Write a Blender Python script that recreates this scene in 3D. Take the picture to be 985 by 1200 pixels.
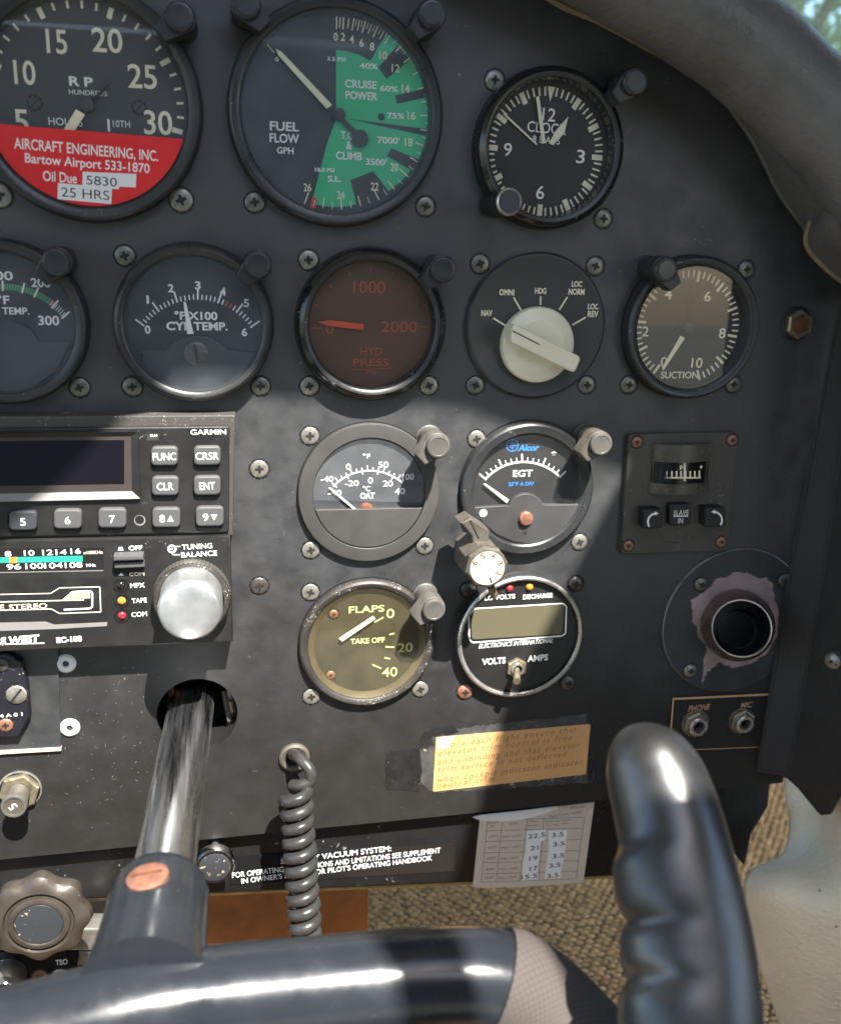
import bpy, bmesh, math, random
from mathutils import Vector, Matrix
from mathutils.geometry import tessellate_polygon
R_ = math.radians
random.seed(7)
for o in list(bpy.data.objects): bpy.data.objects.remove(o)
SC = bpy.context.scene
COL = SC.collection
MM = 0.001
# Everything is measured in millimetres on the instrument panel: x right, y up, z out of the panel
# towards the pilot (panel face z = 0).  World = (x, -z, y).
CAM = Vector((-40.223, 50.517, 368.622)); F_PX = 1100.0
RX, RY, RZ = -0.276963, -0.195649, 0.024214
ROT = Matrix.Rotation(RZ, 3, 'Z') @ Matrix.Rotation(RY, 3, 'Y') @ Matrix.Rotation(RX, 3, 'X')
UP = Matrix.Rotation(math.pi/2, 4, 'X')
SUN = Vector((0.30, 1.50, 1.0)).normalized()
def W(v): return Vector((v[0], -v[2], v[1]))*MM

# ------------------------------------------------------------------ camera, world, sun, exposure
cd = bpy.data.cameras.new('camera'); cam = bpy.data.objects.new('camera', cd); COL.objects.link(cam)
cam.matrix_world = Matrix.Translation(W(CAM)) @ UP @ ROT.to_4x4()
cd.sensor_fit = 'VERTICAL'; cd.sensor_height = 36; cd.sensor_width = 36
cd.lens = F_PX/1200*36; cd.clip_start = 0.01; cd.clip_end = 300
cd.dof.use_dof = True; cd.dof.focus_distance = 0.385; cd.dof.aperture_fstop = 11
SC.camera = cam
w = bpy.data.worlds.new('World'); SC.world = w; w.use_nodes = True
nt = w.node_tree; sky = nt.nodes.new('ShaderNodeTexSky'); sky.sky_type = 'NISHITA'; sky.sun_disc = False
sw = W(SUN).normalized()
sky.sun_elevation = math.asin(sw.z); sky.sun_rotation = math.atan2(sw.x, sw.y)
bg = nt.nodes['Background']; bg.inputs[1].default_value = 0.13
nt.links.new(sky.outputs[0], bg.inputs[0])
sd = bpy.data.lights.new('sun', 'SUN'); sd.energy = 5.0; sd.angle = R_(0.7); sd.color = (1, .95, .87)
so = bpy.data.objects.new('sun', sd); COL.objects.link(so)
so.rotation_euler = (-sw).to_track_quat('-Z', 'Y').to_euler(); so.location = (0, -1, 2)
SC.view_settings.view_transform = 'Standard'; SC.view_settings.look = 'None'
SC.view_settings.exposure = 1.9; SC.view_settings.gamma = 1

# ------------------------------------------------------------------ measuring helpers
CR = [0, 0, 1.0]
def crop(ox, oy, s): CR[:] = [ox, oy, s]
def PX(x, y): return (CR[0]+x/CR[2], CR[1]+y/CR[2])
def pp(px, py, h=0.0):
    d = ROT @ Vector(((px-492.5)/F_PX, -(py-600)/F_PX, -1)); t = (h-CAM.z)/d.z
    return CAM+t*d
def P(x, y, h=0.0): return pp(*PX(x, y), h)
def SCL(x, y, h=0.0):
    a = P(x, y, h); return (P(x+1, y, h)-a).length, (P(x, y+1, h)-a).length

# ------------------------------------------------------------------ materials
MATS = {}
def lin(c): return tuple(((v/255)/12.92 if v/255 <= .04045 else ((v/255+.055)/1.055)**2.4) for v in c)
def mat(name, col, rough=.5, metal=0., spec=.5, bump=0., bscale=600., var=0., vscale=60., wear=0., wcol=(.5,.48,.44), wscale=900., aniso=None, coat=0., bdist=.0004):
    m = bpy.data.materials.new(name); m.use_nodes = True; n = m.node_tree.nodes; l = m.node_tree.links
    b = n['Principled BSDF']; b.inputs['Roughness'].default_value = rough; b.inputs['Metallic'].default_value = metal
    b.inputs['Specular IOR Level'].default_value = spec; b.inputs['Coat Weight'].default_value = coat
    b.inputs['Base Color'].default_value = (*col, 1)
    tc = n.new('ShaderNodeTexCoord'); src = None
    def noise(scale, detail=4, rg=.6, vec=None):
        t = n.new('ShaderNodeTexNoise'); t.inputs['Scale'].default_value = scale; t.inputs['Detail'].default_value = detail; t.inputs['Roughness'].default_value = rg
        l.new(vec or tc.outputs['Object'], t.inputs['Vector']); return t
    vec = None
    if aniso:
        mp = n.new('ShaderNodeMapping'); mp.inputs['Scale'].default_value = aniso; l.new(tc.outputs['Object'], mp.inputs[0]); vec = mp.outputs[0]
    if var:
        t = noise(vscale, 5, .65, vec); r = n.new('ShaderNodeMapRange'); r.inputs[1].default_value = .3; r.inputs[2].default_value = .7
        r.inputs[3].default_value = 1-var; r.inputs[4].default_value = 1+var; l.new(t.outputs[0], r.inputs[0])
        v = n.new('ShaderNodeVectorMath'); v.operation = 'SCALE'; v.inputs[0].default_value = col; l.new(r.outputs[0], v.inputs['Scale']); src = v.outputs[0]
        r2 = n.new('ShaderNodeMapRange'); r2.inputs[1].default_value = .3; r2.inputs[2].default_value = .7
        r2.inputs[3].default_value = max(.03, rough-.12); r2.inputs[4].default_value = min(1, rough+.12); l.new(t.outputs[0], r2.inputs[0]); l.new(r2.outputs[0], b.inputs['Roughness'])
    if wear:
        t = noise(wscale, 3, .55); t2 = noise(wscale*.09, 2)
        ad = n.new('ShaderNodeMath'); ad.operation = 'MULTIPLY_ADD'; ad.inputs[1].default_value = .6; l.new(t2.outputs[0], ad.inputs[0]); l.new(t.outputs[0], ad.inputs[2])
        r = n.new('ShaderNodeMapRange'); r.inputs[1].default_value = 1.17-.2*wear; r.inputs[2].default_value = 1.25-.2*wear; l.new(ad.outputs[0], r.inputs[0])
        mx = n.new('ShaderNodeMix'); mx.data_type = 'RGBA'; l.new(r.outputs[0], mx.inputs[0]); mx.inputs[7].default_value = (*wcol, 1)
        if src: l.new(src, mx.inputs[6])
        else: mx.inputs[6].default_value = (*col, 1)
        src = mx.outputs[2]
    if src: l.new(src, b.inputs['Base Color'])
    if bump:
        t = noise(bscale, 3); bp = n.new('ShaderNodeBump'); bp.inputs['Strength'].default_value = bump; bp.inputs['Distance'].default_value = bdist
        l.new(t.outputs[0], bp.inputs['Height']); l.new(bp.outputs[0], b.inputs['Normal'])
    MATS[name] = m; return m
def glass(name, tint=(1,1,1), dust_sheen=.02, rough=.02, dcol=(.6,.62,.65)):
    m = bpy.data.materials.new(name); m.use_nodes = True; n = m.node_tree.nodes; l = m.node_tree.links
    for x in list(n):
        if x.type == 'BSDF_PRINCIPLED': n.remove(x)
    out = [x for x in n if x.type == 'OUTPUT_MATERIAL'][0]
    tr = n.new('ShaderNodeBsdfTransparent'); tr.inputs[0].default_value = (*tint, 1)
    gl = n.new('ShaderNodeBsdfGlossy'); gl.inputs['Roughness'].default_value = rough
    df = n.new('ShaderNodeBsdfDiffuse'); df.inputs[0].default_value = (*dcol, 1)
    ge = n.new('ShaderNodeNewGeometry'); dt = n.new('ShaderNodeVectorMath'); dt.operation = 'DOT_PRODUCT'; l.new(ge.outputs['Normal'], dt.inputs[0]); l.new(ge.outputs['Incoming'], dt.inputs[1])
    def mth(op, a, b=None, c=None):
        q = n.new('ShaderNodeMath'); q.operation = op
        for i, x in enumerate((a, b, c)):
            if x is None: continue
            if isinstance(x, (int, float)): q.inputs[i].default_value = x
            else: l.new(x, q.inputs[i])
        return q.outputs[0]
    frv = mth('MULTIPLY_ADD', mth('POWER', mth('SUBTRACT', 1.0, mth('ABSOLUTE', dt.outputs['Value'])), 5.0), .96, .04)   # same from both sides
    tc = n.new('ShaderNodeTexCoord'); nz = n.new('ShaderNodeTexNoise'); nz.inputs['Scale'].default_value = 70; nz.inputs['Detail'].default_value = 6; nz.inputs['Roughness'].default_value = .7
    l.new(tc.outputs['Object'], nz.inputs[0]); r = n.new('ShaderNodeMapRange'); r.inputs[1].default_value = .35; r.inputs[2].default_value = .75
    r.inputs[3].default_value = dust_sheen*.5; r.inputs[4].default_value = dust_sheen*1.6; l.new(nz.outputs[0], r.inputs[0])
    m1 = n.new('ShaderNodeMixShader'); l.new(r.outputs[0], m1.inputs[0]); l.new(tr.outputs[0], m1.inputs[1]); l.new(df.outputs[0], m1.inputs[2])
    k = n.new('ShaderNodeMath'); k.operation = 'MULTIPLY'; k.inputs[1].default_value = 1.6; l.new(frv, k.inputs[0])
    m2 = n.new('ShaderNodeMixShader'); l.new(k.outputs[0], m2.inputs[0]); l.new(m1.outputs[0], m2.inputs[1]); l.new(gl.outputs[0], m2.inputs[2])
    l.new(m2.outputs[0], out.inputs[0]); m.use_transparent_shadow = True; MATS[name] = m
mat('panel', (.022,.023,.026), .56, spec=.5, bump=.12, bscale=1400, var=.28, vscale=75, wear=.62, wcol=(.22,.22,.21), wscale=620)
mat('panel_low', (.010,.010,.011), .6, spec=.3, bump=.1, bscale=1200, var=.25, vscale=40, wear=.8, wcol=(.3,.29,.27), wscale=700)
mat('bezel', (.024,.025,.027), .36, bump=.05, bscale=1500, var=.2, vscale=90, wear=.62, wcol=(.3,.29,.28), wscale=1100)
mat('bezel_gloss', (.014,.014,.015), .12, var=.2, vscale=90, wear=.8, wcol=(.35,.33,.3), wscale=900)
mat('bezel_grey', (.050,.048,.047), .5, bump=.1, bscale=2500, var=.1)
mat('bezel_worn', (.030,.027,.024), .5, var=.25, vscale=120, wear=.9, wcol=(.5,.47,.4), wscale=1300)
mat('edge_wear', (.16,.155,.145), .45, metal=.4, wear=1.15, wcol=(.02,.02,.02), wscale=420)
mat('dial', (.014,.0145,.016), .65)
mat('dial_grey', (.042,.045,.052), .6, var=.15, vscale=50)
mat('cover_grey', (.040,.040,.041), .5, bump=.08, bscale=2500, var=.12)
mat('cover_dark', (.024,.025,.027), .5, bump=.05, bscale=2500, var=.15)
mat('dial_hyd', (.078,.036,.015), .55, var=.12, vscale=60)
mat('dial_flap', (.037,.033,.022), .5, var=.2, vscale=60)
mat('flap_rim', (.06,.048,.026), .55, var=.2, vscale=80)
mat('white', (.76,.76,.75), .55)
mat('cream', (.72,.67,.52), .55, var=.08)
mat('lum', (.80,.72,.50), .6, var=.08)
mat('lume_green', (.56,.57,.30), .6)
mat('green', (.015,.42,.19), .55, var=.06)
mat('greenband', (.06,.32,.13), .5)
mat('red', (.55,.02,.015), .45)
mat('redtick', (.35,.045,.04), .5)
mat('sticker_red', (.66,.018,.02), .42, var=.05)
mat('sticker_white', (.72,.72,.72), .5)
mat('ink', (.03,.03,.035), .6)
mat('hydtext', (.30,.065,.03), .6)
mat('hydneedle', (.48,.07,.025), .5)
mat('dkline', (.004,.004,.005), .6)
mat('black', (.012,.012,.013), .45, var=.2, vscale=120)
mat('black_gloss', (.010,.010,.011), .15)
mat('hole', (.002,.002,.002), .8)
mat('lamp', (.020,.020,.022), .4, bump=.08, bscale=1500, var=.25, vscale=140, wear=.78, wcol=(.3,.28,.25), wscale=700)
mat('lamp_cap', (.03,.032,.036), .35, var=.2, vscale=140, wear=.6)
mat('lamp_grey', (.085,.08,.072), .48, var=.25, vscale=140, wear=.6)
mat('screw_nickel', (.18,.18,.16), .38, metal=.75, var=.35, vscale=420, wear=.95, wcol=(.05,.05,.05), wscale=900)
mat('screw_bright', (.26,.25,.22), .35, metal=.6, var=.25, vscale=420, wear=.6, wcol=(.08,.07,.06), wscale=900)
mat('screw_dark', (.11,.10,.095), .38, metal=.7, var=.4, vscale=420, wear=.8, wcol=(.3,.2,.15), wscale=900)
mat('screw_copper', (.32,.15,.10), .45, metal=.5, var=.25, vscale=420)
mat('rust', (.14,.05,.025), .7, metal=.2, var=.5, vscale=500)
mat('recess', (.012,.011,.010), .7)
mat('knob_cream', (.72,.68,.53), .38, var=.05, vscale=60)
mat('knob_face', (.46,.43,.32), .5)
mat('khaki', (.075,.066,.054), .5, var=.25, vscale=150, wear=.6)
mat('slave_plate', (.058,.054,.047), .5, bump=.1, bscale=1600, var=.15, vscale=50, wear=.55)
mat('slave_house', (.075,.07,.06), .3, var=.25, vscale=120)
mat('button_grey', (.075,.076,.078), .5, bump=.05, bscale=3000)
mat('button_dark', (.04,.042,.05), .45)
mat('radio_face', (.014,.014,.014), .42, bump=.1, bscale=2600, var=.15, vscale=60, wear=.5, wcol=(.2,.2,.2), wscale=1400)
mat('radio_dusty', (.05,.047,.042), .6, bump=.15, bscale=2600, wear=1.0, wcol=(.35,.33,.28), wscale=1500)
mat('radio_bevel', (.20,.195,.19), .4, var=.1)
mat('screen', (.006,.005,.008), .08)
mat('screen_frame', (.045,.036,.032), .4)
mat('stereo_green', (.02,.33,.22), .45)
mat('orange', (.75,.22,.05), .5)
mat('amber', (.65,.22,.03), .2)
mat('ledred', (.35,.02,.03), .2)
mat('chrome', (.62,.62,.63), .16, metal=1, var=.12, vscale=60, aniso=(60, 60, 2))
mat('shaft_steel', (.52,.52,.53), .3, metal=1, var=.25, vscale=30, aniso=(14, 14, .8))
mat('knob_alu', (.62,.64,.66), .38, metal=.85, var=.1, vscale=100)
mat('knurl', (.28,.27,.24), .35, metal=.8)
mat('lcd', (.10,.09,.056), .35)
mat('silver', (.5,.49,.46), .3, metal=.8, var=.15, vscale=300)
mat('brass_nut', (.24,.21,.145), .4, metal=.6, var=.3, vscale=300)
mat('blue_ink', (.03,.22,.62), .5)
mat('vent_black', (.035,.037,.041), .45, bump=.1, bscale=1500, var=.2, vscale=60, wear=.7, wcol=(.25,.24,.22), wscale=700)
mat('vent_bare', (.36,.28,.28), .5, metal=.3, var=.3, vscale=90)
mat('vent_tube', (.17,.125,.11), .3, metal=.7, var=.3, vscale=90)
mat('vent_lip', (.6,.53,.48), .25, metal=.9)
mat('gold', (.55,.33,.17), .5)
mat('yoke_paint', (.018,.021,.026), .22, bump=.04, bscale=300, var=.15, vscale=40, wear=.5, wcol=(.22,.22,.21), wscale=800)
mat('horn', (.014,.014,.015), .4, var=.2, vscale=30, spec=1.0, wear=.5, wcol=(.2,.2,.2), wscale=500)
mat('gold_worn', (.40,.27,.10), .4, metal=.3, var=.3, vscale=150)
mat('cord', (.030,.029,.029), .3, bump=.1, bscale=900, var=.2, vscale=90)
mat('scallop', (.062,.052,.043), .42, metal=.35, var=.2, vscale=90, wear=.55)
mat('label_dark', (.045,.048,.055), .4, metal=.3, bump=.3, bscale=2500, wear=1.3, wcol=(.5,.45,.3), wscale=450)
mat('alu_block', (.32,.31,.28), .35, metal=.8, var=.2, vscale=100)
mat('navy', (.010,.010,.016), .35, var=.2, vscale=90, wear=.6)
mat('plate_edge', (.62,.54,.40), .5, var=.2, vscale=120)
mat('wood_brown', (.34,.12,.03), .55, var=.35, vscale=40)
mat('firewall', (.012,.011,.010), .9)
mat('carpet', (.52,.31,.125), .95, bump=.5, bscale=2200, var=.45, vscale=120)
mat('carpet_back', (.12,.075,.035), .95)
mat('vinyl', (.86,.77,.58), .5, bump=.7, bscale=360, var=.07, vscale=40, bdist=.0016, wear=.45, wcol=(.12,.09,.06), wscale=300)
mat('trim_black', (.028,.027,.026), .75, bump=.55, bscale=1500, var=.2, vscale=60, wear=.45, wcol=(.1,.1,.1), wscale=1800)
mat('leather', (.105,.102,.100), .38, bump=.55, bscale=420, bdist=.0008, var=.3, vscale=22)
mat('leather_edge', (.20,.155,.09), .6, var=.3, vscale=90)
mat('placard_orange', (.58,.33,.14), .5, var=.12, vscale=40)
mat('placard_pale', (.80,.66,.42), .5)
mat('brown_ink', (.26,.13,.05), .7)
mat('tape', (.055,.055,.055), .25, bump=.3, bscale=300, var=.5, vscale=70, wear=.9, wcol=(.35,.33,.27), wscale=260)
mat('tape_dark', (.012,.012,.013), .4, var=.4, vscale=90, wear=.7)
mat('paper', (.60,.53,.45), .6, var=.06, vscale=40)
mat('paper_white', (.80,.81,.82), .5)
mat('paper_ink', (.14,.12,.11), .7)
mat('sleeve', (.06,.05,.045), .85, bump=.3, bscale=1500)
mat('roof', (.66,.63,.55), .8)
mat('apron', (.10,.098,.068), .9, var=.15, vscale=.5)
mat('cabin_brown', (.09,.055,.042), .8, var=.3, vscale=4)
mat('cabin_blue', (.30,.36,.42), .8, var=.1, vscale=4)
mat('scratch', (.20,.19,.18), .5)
mat('bark', (.08,.06,.04), .9)
mat('leaf_a', (.13,.22,.08), .6, var=.2); mat('leaf_b', (.18,.27,.11), .6, var=.2); mat('leaf_c', (.09,.17,.07), .6, var=.2)
glass('glass', dust_sheen=.02); glass('glass_hazy', dust_sheen=.055, dcol=(.55,.62,.72)); glass('glass_ff', dust_sheen=.12, dcol=(.36,.47,.57), rough=.05)  # fuel flow glass: slate-blue haze colour paints in a reflection
glass('glass_clear', dust_sheen=.008); glass('glass_white', dust_sheen=.055, dcol=(.7,.72,.74)); glass('glass_flap', tint=(1,.97,.86), dust_sheen=.035, dcol=(.55,.48,.32), rough=.06)
glass('windscreen', tint=(.78,.94,.95), dust_sheen=.3, dcol=(.55,.85,.82))  # windscreen haze raised to paint the trees pale and overexposed
def sleeve_weave():
    m = MATS['sleeve']; n = m.node_tree.nodes; l = m.node_tree.links; b = n['Principled BSDF']
    uv = n.new('ShaderNodeUVMap'); mp = n.new('ShaderNodeMapping'); mp.inputs['Scale'].default_value = (1, 1, 1); l.new(uv.outputs[0], mp.inputs[0])
    ck = n.new('ShaderNodeTexChecker'); ck.inputs['Scale'].default_value = 1; l.new(mp.outputs[0], ck.inputs['Vector'])
    mx = n.new('ShaderNodeMix'); mx.data_type = 'RGBA'; l.new(ck.outputs['Fac'], mx.inputs[0]); mx.inputs[6].default_value = (.052,.043,.039,1); mx.inputs[7].default_value = (.068,.057,.051,1)
    l.new(mx.outputs[2], b.inputs['Base Color'])
sleeve_weave()
def panel_low_tone():
    # paint turns darker, browner and duller low on the panel, with a noisy edge
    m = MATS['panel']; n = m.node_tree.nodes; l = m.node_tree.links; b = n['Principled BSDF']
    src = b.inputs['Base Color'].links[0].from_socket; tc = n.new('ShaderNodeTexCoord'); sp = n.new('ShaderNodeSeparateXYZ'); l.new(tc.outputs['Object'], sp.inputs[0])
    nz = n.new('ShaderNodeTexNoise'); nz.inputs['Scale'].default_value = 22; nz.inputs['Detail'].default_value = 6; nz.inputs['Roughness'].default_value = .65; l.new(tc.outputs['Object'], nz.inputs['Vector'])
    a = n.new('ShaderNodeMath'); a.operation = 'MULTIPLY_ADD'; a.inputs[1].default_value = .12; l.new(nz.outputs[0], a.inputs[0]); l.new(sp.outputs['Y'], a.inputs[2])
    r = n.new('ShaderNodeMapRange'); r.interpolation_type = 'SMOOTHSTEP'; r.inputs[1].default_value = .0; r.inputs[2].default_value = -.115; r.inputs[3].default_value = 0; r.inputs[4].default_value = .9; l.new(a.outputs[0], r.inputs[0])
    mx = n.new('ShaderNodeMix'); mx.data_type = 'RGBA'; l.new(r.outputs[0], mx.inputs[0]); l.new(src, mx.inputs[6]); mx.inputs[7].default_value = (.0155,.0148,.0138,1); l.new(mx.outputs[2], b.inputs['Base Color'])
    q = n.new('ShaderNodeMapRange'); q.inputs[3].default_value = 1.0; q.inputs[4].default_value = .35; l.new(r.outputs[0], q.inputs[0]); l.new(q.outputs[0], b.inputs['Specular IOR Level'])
panel_low_tone()

# ------------------------------------------------------------------ mesh builder
GL = {}
def glyphs(s, bold=0., lsp=1.0):
    k = (s, bold, lsp)
    if k not in GL:
        c = bpy.data.curves.new('t', 'FONT'); c.body = s; c.size = 1; c.offset = bold; c.space_character = lsp; c.resolution_u = 4; c.fill_mode = 'FRONT'
        o = bpy.data.objects.new('t', c); COL.objects.link(o)
        me = bpy.data.meshes.new_from_object(o.evaluated_get(bpy.context.evaluated_depsgraph_get()))
        vs = [(v.co.x, v.co.y) for v in me.vertices]; fs = [tuple(p.vertices) for p in me.polygons]
        bpy.data.objects.remove(o); bpy.data.curves.remove(c); bpy.data.meshes.remove(me)
        x0 = min(v[0] for v in vs); x1 = max(v[0] for v in vs); y0 = min(v[1] for v in vs); y1 = max(v[1] for v in vs)
        GL[k] = ([((v[0]-(x0+x1)/2)/(x1-x0), (v[1]-(y0+y1)/2)/(y1-y0)) for v in vs], fs, (x1-x0)/(y1-y0), (y1-y0), (y0+y1)/2)
    return GL[k]
class MB:
    def __init__(s): s.v = []; s.f = []; s.m = []; s.mats = []; s.uv = {}
    def mi(s, m):
        if m not in s.mats: s.mats.append(m)
        return s.mats.index(m)
    def add(s, vs, fs, m):
        b = len(s.v); s.v += [tuple(v) for v in vs]; k = s.mi(m)
        for f in fs: s.f.append(tuple(i+b for i in f)); s.m.append(k)
    def flat(s, pts, z, m):
        s.add([(p[0], p[1], z) for p in pts], [tuple(range(len(pts)))], m)
    def flatpx(s, pts, z, m): s.flat([P(x, y, z) for x, y in pts], z, m)
    def disc(s, c, r, z, m, n=48, sy=1): s.flat([(c[0]+r*math.cos(2*math.pi*i/n), c[1]+sy*r*math.sin(2*math.pi*i/n)) for i in range(n)], z, m)
    def ring(s, c, r0, r1, z, m, n=72): s.lathe(c, [(r0, z), (r1, z)], m, n)
    def lathe(s, c, prof, m, n=72, cap0=False, cap1=False, a0=0., frame=None, lobes=None):
        vs = []; fs = []
        for k, (r, z) in enumerate(prof):
            for i in range(n):
                a = a0+2*math.pi*i/n; rr = r*(lobes(a, k) if lobes else 1)
                p = Vector((rr*math.cos(a), rr*math.sin(a), z))
                if frame is not None: p = frame @ p
                vs.append((p.x+c[0], p.y+c[1], p.z+(c[2] if len(c) > 2 else 0)))
        for k in range(len(prof)-1):
            for i in range(n): fs.append((k*n+i, k*n+(i+1) % n, (k+1)*n+(i+1) % n, (k+1)*n+i))
        if cap0: fs.append(tuple(reversed(range(n))))
        if cap1: fs.append(tuple((len(prof)-1)*n+i for i in range(n)))
        s.add(vs, fs, m)
    def prism(s, pts, z0, z1, m, bev=0., mtop=None):
        pts = [Vector((p[0], p[1])) for p in pts]; n = len(pts)
        ar = sum(pts[i].x*pts[(i+1) % n].y-pts[(i+1) % n].x*pts[i].y for i in range(n))
        if ar < 0: pts.reverse()
        def inset(d):
            o = []
            for i in range(n):
                e0 = (pts[i]-pts[i-1]).normalized(); e1 = (pts[(i+1) % n]-pts[i]).normalized()
                n0 = Vector((-e0.y, e0.x)); n1 = Vector((-e1.y, e1.x)); q = n0+n1; L = q.length
                q = q/L if L > 1e-6 else n0; o.append(pts[i]+q*d/max(.4, q.dot(n0)))
            return o
        rings = [(pts, z0), (pts, z1-bev)]
        if bev: rings += [(inset(bev*.35), z1-bev*.3), (inset(bev), z1)]
        vs = [(p.x, p.y, z) for r, z in rings for p in r]; fs = []
        for k in range(len(rings)-1):
            for i in range(n): fs.append((k*n+i, k*n+(i+1) % n, (k+1)*n+(i+1) % n, (k+1)*n+i))
        fs.append(tuple(reversed(range(n)))); s.add(vs, fs, m)
        k = (len(rings)-1)*n; s.add([vs[k+i] for i in range(n)], [tuple(range(n))], mtop or m)
    def prismpx(s, pts, z0, z1, m, bev=0., mtop=None): s.prism([P(x, y, z1) for x, y in pts], z0, z1, m, bev, mtop)
    def line(s, a, b, wd, z, m, w2=None):
        a = Vector(a[:2]); b = Vector(b[:2]); d = (b-a).normalized(); q = Vector((-d.y, d.x)); w2 = wd if w2 is None else w2
        s.flat([a-q*wd/2, b-q*w2/2, b+q*w2/2, a+q*wd/2], z, m)
    def linepx(s, a, b, wd, z, m, w2=None):
        k = SCL(*a, z)[0]; s.line(P(*a, z), P(*b, z), wd*k, z, m, None if w2 is None else w2*k)
    def polyline(s, pts, wd, z, m, closed=False):
        n = len(pts)
        for i in range(n if closed else n-1): s.linepx(pts[i], pts[(i+1) % n], wd, z+.004*(i % 2), m)
    def text(s, t, x, y, wd, h, z, m, bold=0., rot=0., it=0., lsp=1.0, em=False):
        g, fs, asp, rh, ym = glyphs(t, bold, lsp)
        if em: y = y-ym/.73*h; h = h*rh/.73
        c = P(x, y, z); sx, sy = SCL(x, y, z)
        wm = wd*sx if wd else h*sy*asp; hm = h*sy; ca, sa = math.cos(rot), math.sin(rot)
        vs = []
        for u, v in g:
            X = u*wm+it*v*hm; Y = v*hm; vs.append((c.x+X*ca-Y*sa, c.y+X*sa+Y*ca, z))
        s.add(vs, fs, m)
    def tube(s, pts, rad, m, n=20, caps=True, ell=None, uv=None):
        pts = [Vector(p) for p in pts]; N = len(pts); vs = []; fs = []; b0 = len(s.v)
        t0 = (pts[1]-pts[0]).normalized(); ref = Vector((0, 0, 1)) if abs(t0.z) < .8 else Vector((0, 1, 0))
        u = (ref-t0*ref.dot(t0)).normalized(); L = 0
        for k in range(N):
            t = (pts[min(k+1, N-1)]-pts[max(k-1, 0)]).normalized(); u = (u-t*u.dot(t)).normalized(); v = t.cross(u)
            if k: L += (pts[k]-pts[k-1]).length
            r = rad[k] if isinstance(rad, (list, tuple)) else rad
            for i in range(n):
                a = 2*math.pi*i/n; q = ell(k, a) if ell else 1
                vs.append(pts[k]+(u*math.cos(a)+v*math.sin(a))*r*q)
                if uv: s.uv[b0+k*n+i] = (L/uv, a*12/uv)
        for k in range(N-1):
            for i in range(n): fs.append((k*n+i, k*n+(i+1) % n, (k+1)*n+(i+1) % n, (k+1)*n+i))
        if caps: fs += [tuple(reversed(range(n))), tuple((N-1)*n+i for i in range(n))]
        s.add(vs, fs, m)
    def ball(s, c, r, m, nz=8, n=16, half=False, sq=1.):
        prof = []
        for k in range(nz+1):
            a = (0 if half else -math.pi/2)+(math.pi/2 if half else math.pi)*k/nz
            prof.append((max(r*math.cos(a), 1e-4), r*math.sin(a)*sq))
        s.lathe(c, prof, m, n)
    def mesh(s, name, o=(0, 0, 0), ang=35):
        me = bpy.data.meshes.new(name); ox, oy, oz = o
        me.from_pydata([((x-ox)*MM, (y-oy)*MM, (z-oz)*MM) for x, y, z in s.v], [], s.f)
        for m in s.mats: me.materials.append(MATS[m])
        me.polygons.foreach_set('material_index', s.m)
        if s.uv:
            ul = me.uv_layers.new(name='UVMap')
            for lp in me.loops: ul.data[lp.index].uv = s.uv.get(lp.vertex_index, (0, 0))
        me.shade_smooth(); me.set_sharp_from_angle(angle=R_(ang)); me.update(); return me
    def part(s, name, root, ang=35, label=None):
        ob = bpy.data.objects.new(name, s.mesh(name, root['_o'], ang)); COL.objects.link(ob); ob.parent = root
        if label: ob['label'] = label
        ob['_o'] = root['_o']; return ob
    def thing(s, name, o, label=None, cat=None, group=None, kind=None, ang=35):
        ob = bpy.data.objects.new(name, s.mesh(name, o, ang)); COL.objects.link(ob); ob.matrix_world = Matrix.Translation(W(o)) @ UP
        props(ob, o, label, cat, group, kind); return ob
def props(ob, o, label, cat, group=None, kind=None):
    ob['_o'] = tuple(o)
    if label: ob['label'] = label
    if cat: ob['category'] = cat
    if group: ob['group'] = group
    if kind: ob['kind'] = kind
def root(name, o, label, cat, group=None, kind=None):
    ob = bpy.data.objects.new(name, None); COL.objects.link(ob); ob.empty_display_size = .01
    ob.matrix_world = Matrix.Translation(W(o)) @ UP; props(ob, o, label, cat, group, kind); return ob
def mm(r, name, fn, ang=35, label=None):
    b = MB(); fn(b); return b.part(name, r, ang, label)
def cr(pts, n=8):
    pts = [Vector(p) for p in pts]; out = []
    for i in range(len(pts)-1):
        p0, p1, p2, p3 = pts[max(i-1, 0)], pts[i], pts[i+1], pts[min(i+2, len(pts)-1)]
        for k in range(n):
            t = k/n; out.append(.5*((2*p1)+(p2-p0)*t+(2*p0-5*p1+4*p2-p3)*t*t+(3*p1-p0-3*p2+p3)*t**3))
    return out+[pts[-1]]
def rrect(pts, r, n=5):
    out = []; N = len(pts); pts = [Vector(p[:2]) for p in pts]
    for i in range(N):
        a, b, c = pts[i-1], pts[i], pts[(i+1) % N]; d0 = (a-b).normalized(); d1 = (c-b).normalized()
        for k in range(n+1):
            t = k/n; p0 = b+d0*r; p1 = b+d1*r; out.append((1-t)**2*p0+2*t*(1-t)*b+t*t*p1)
    return out
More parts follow.
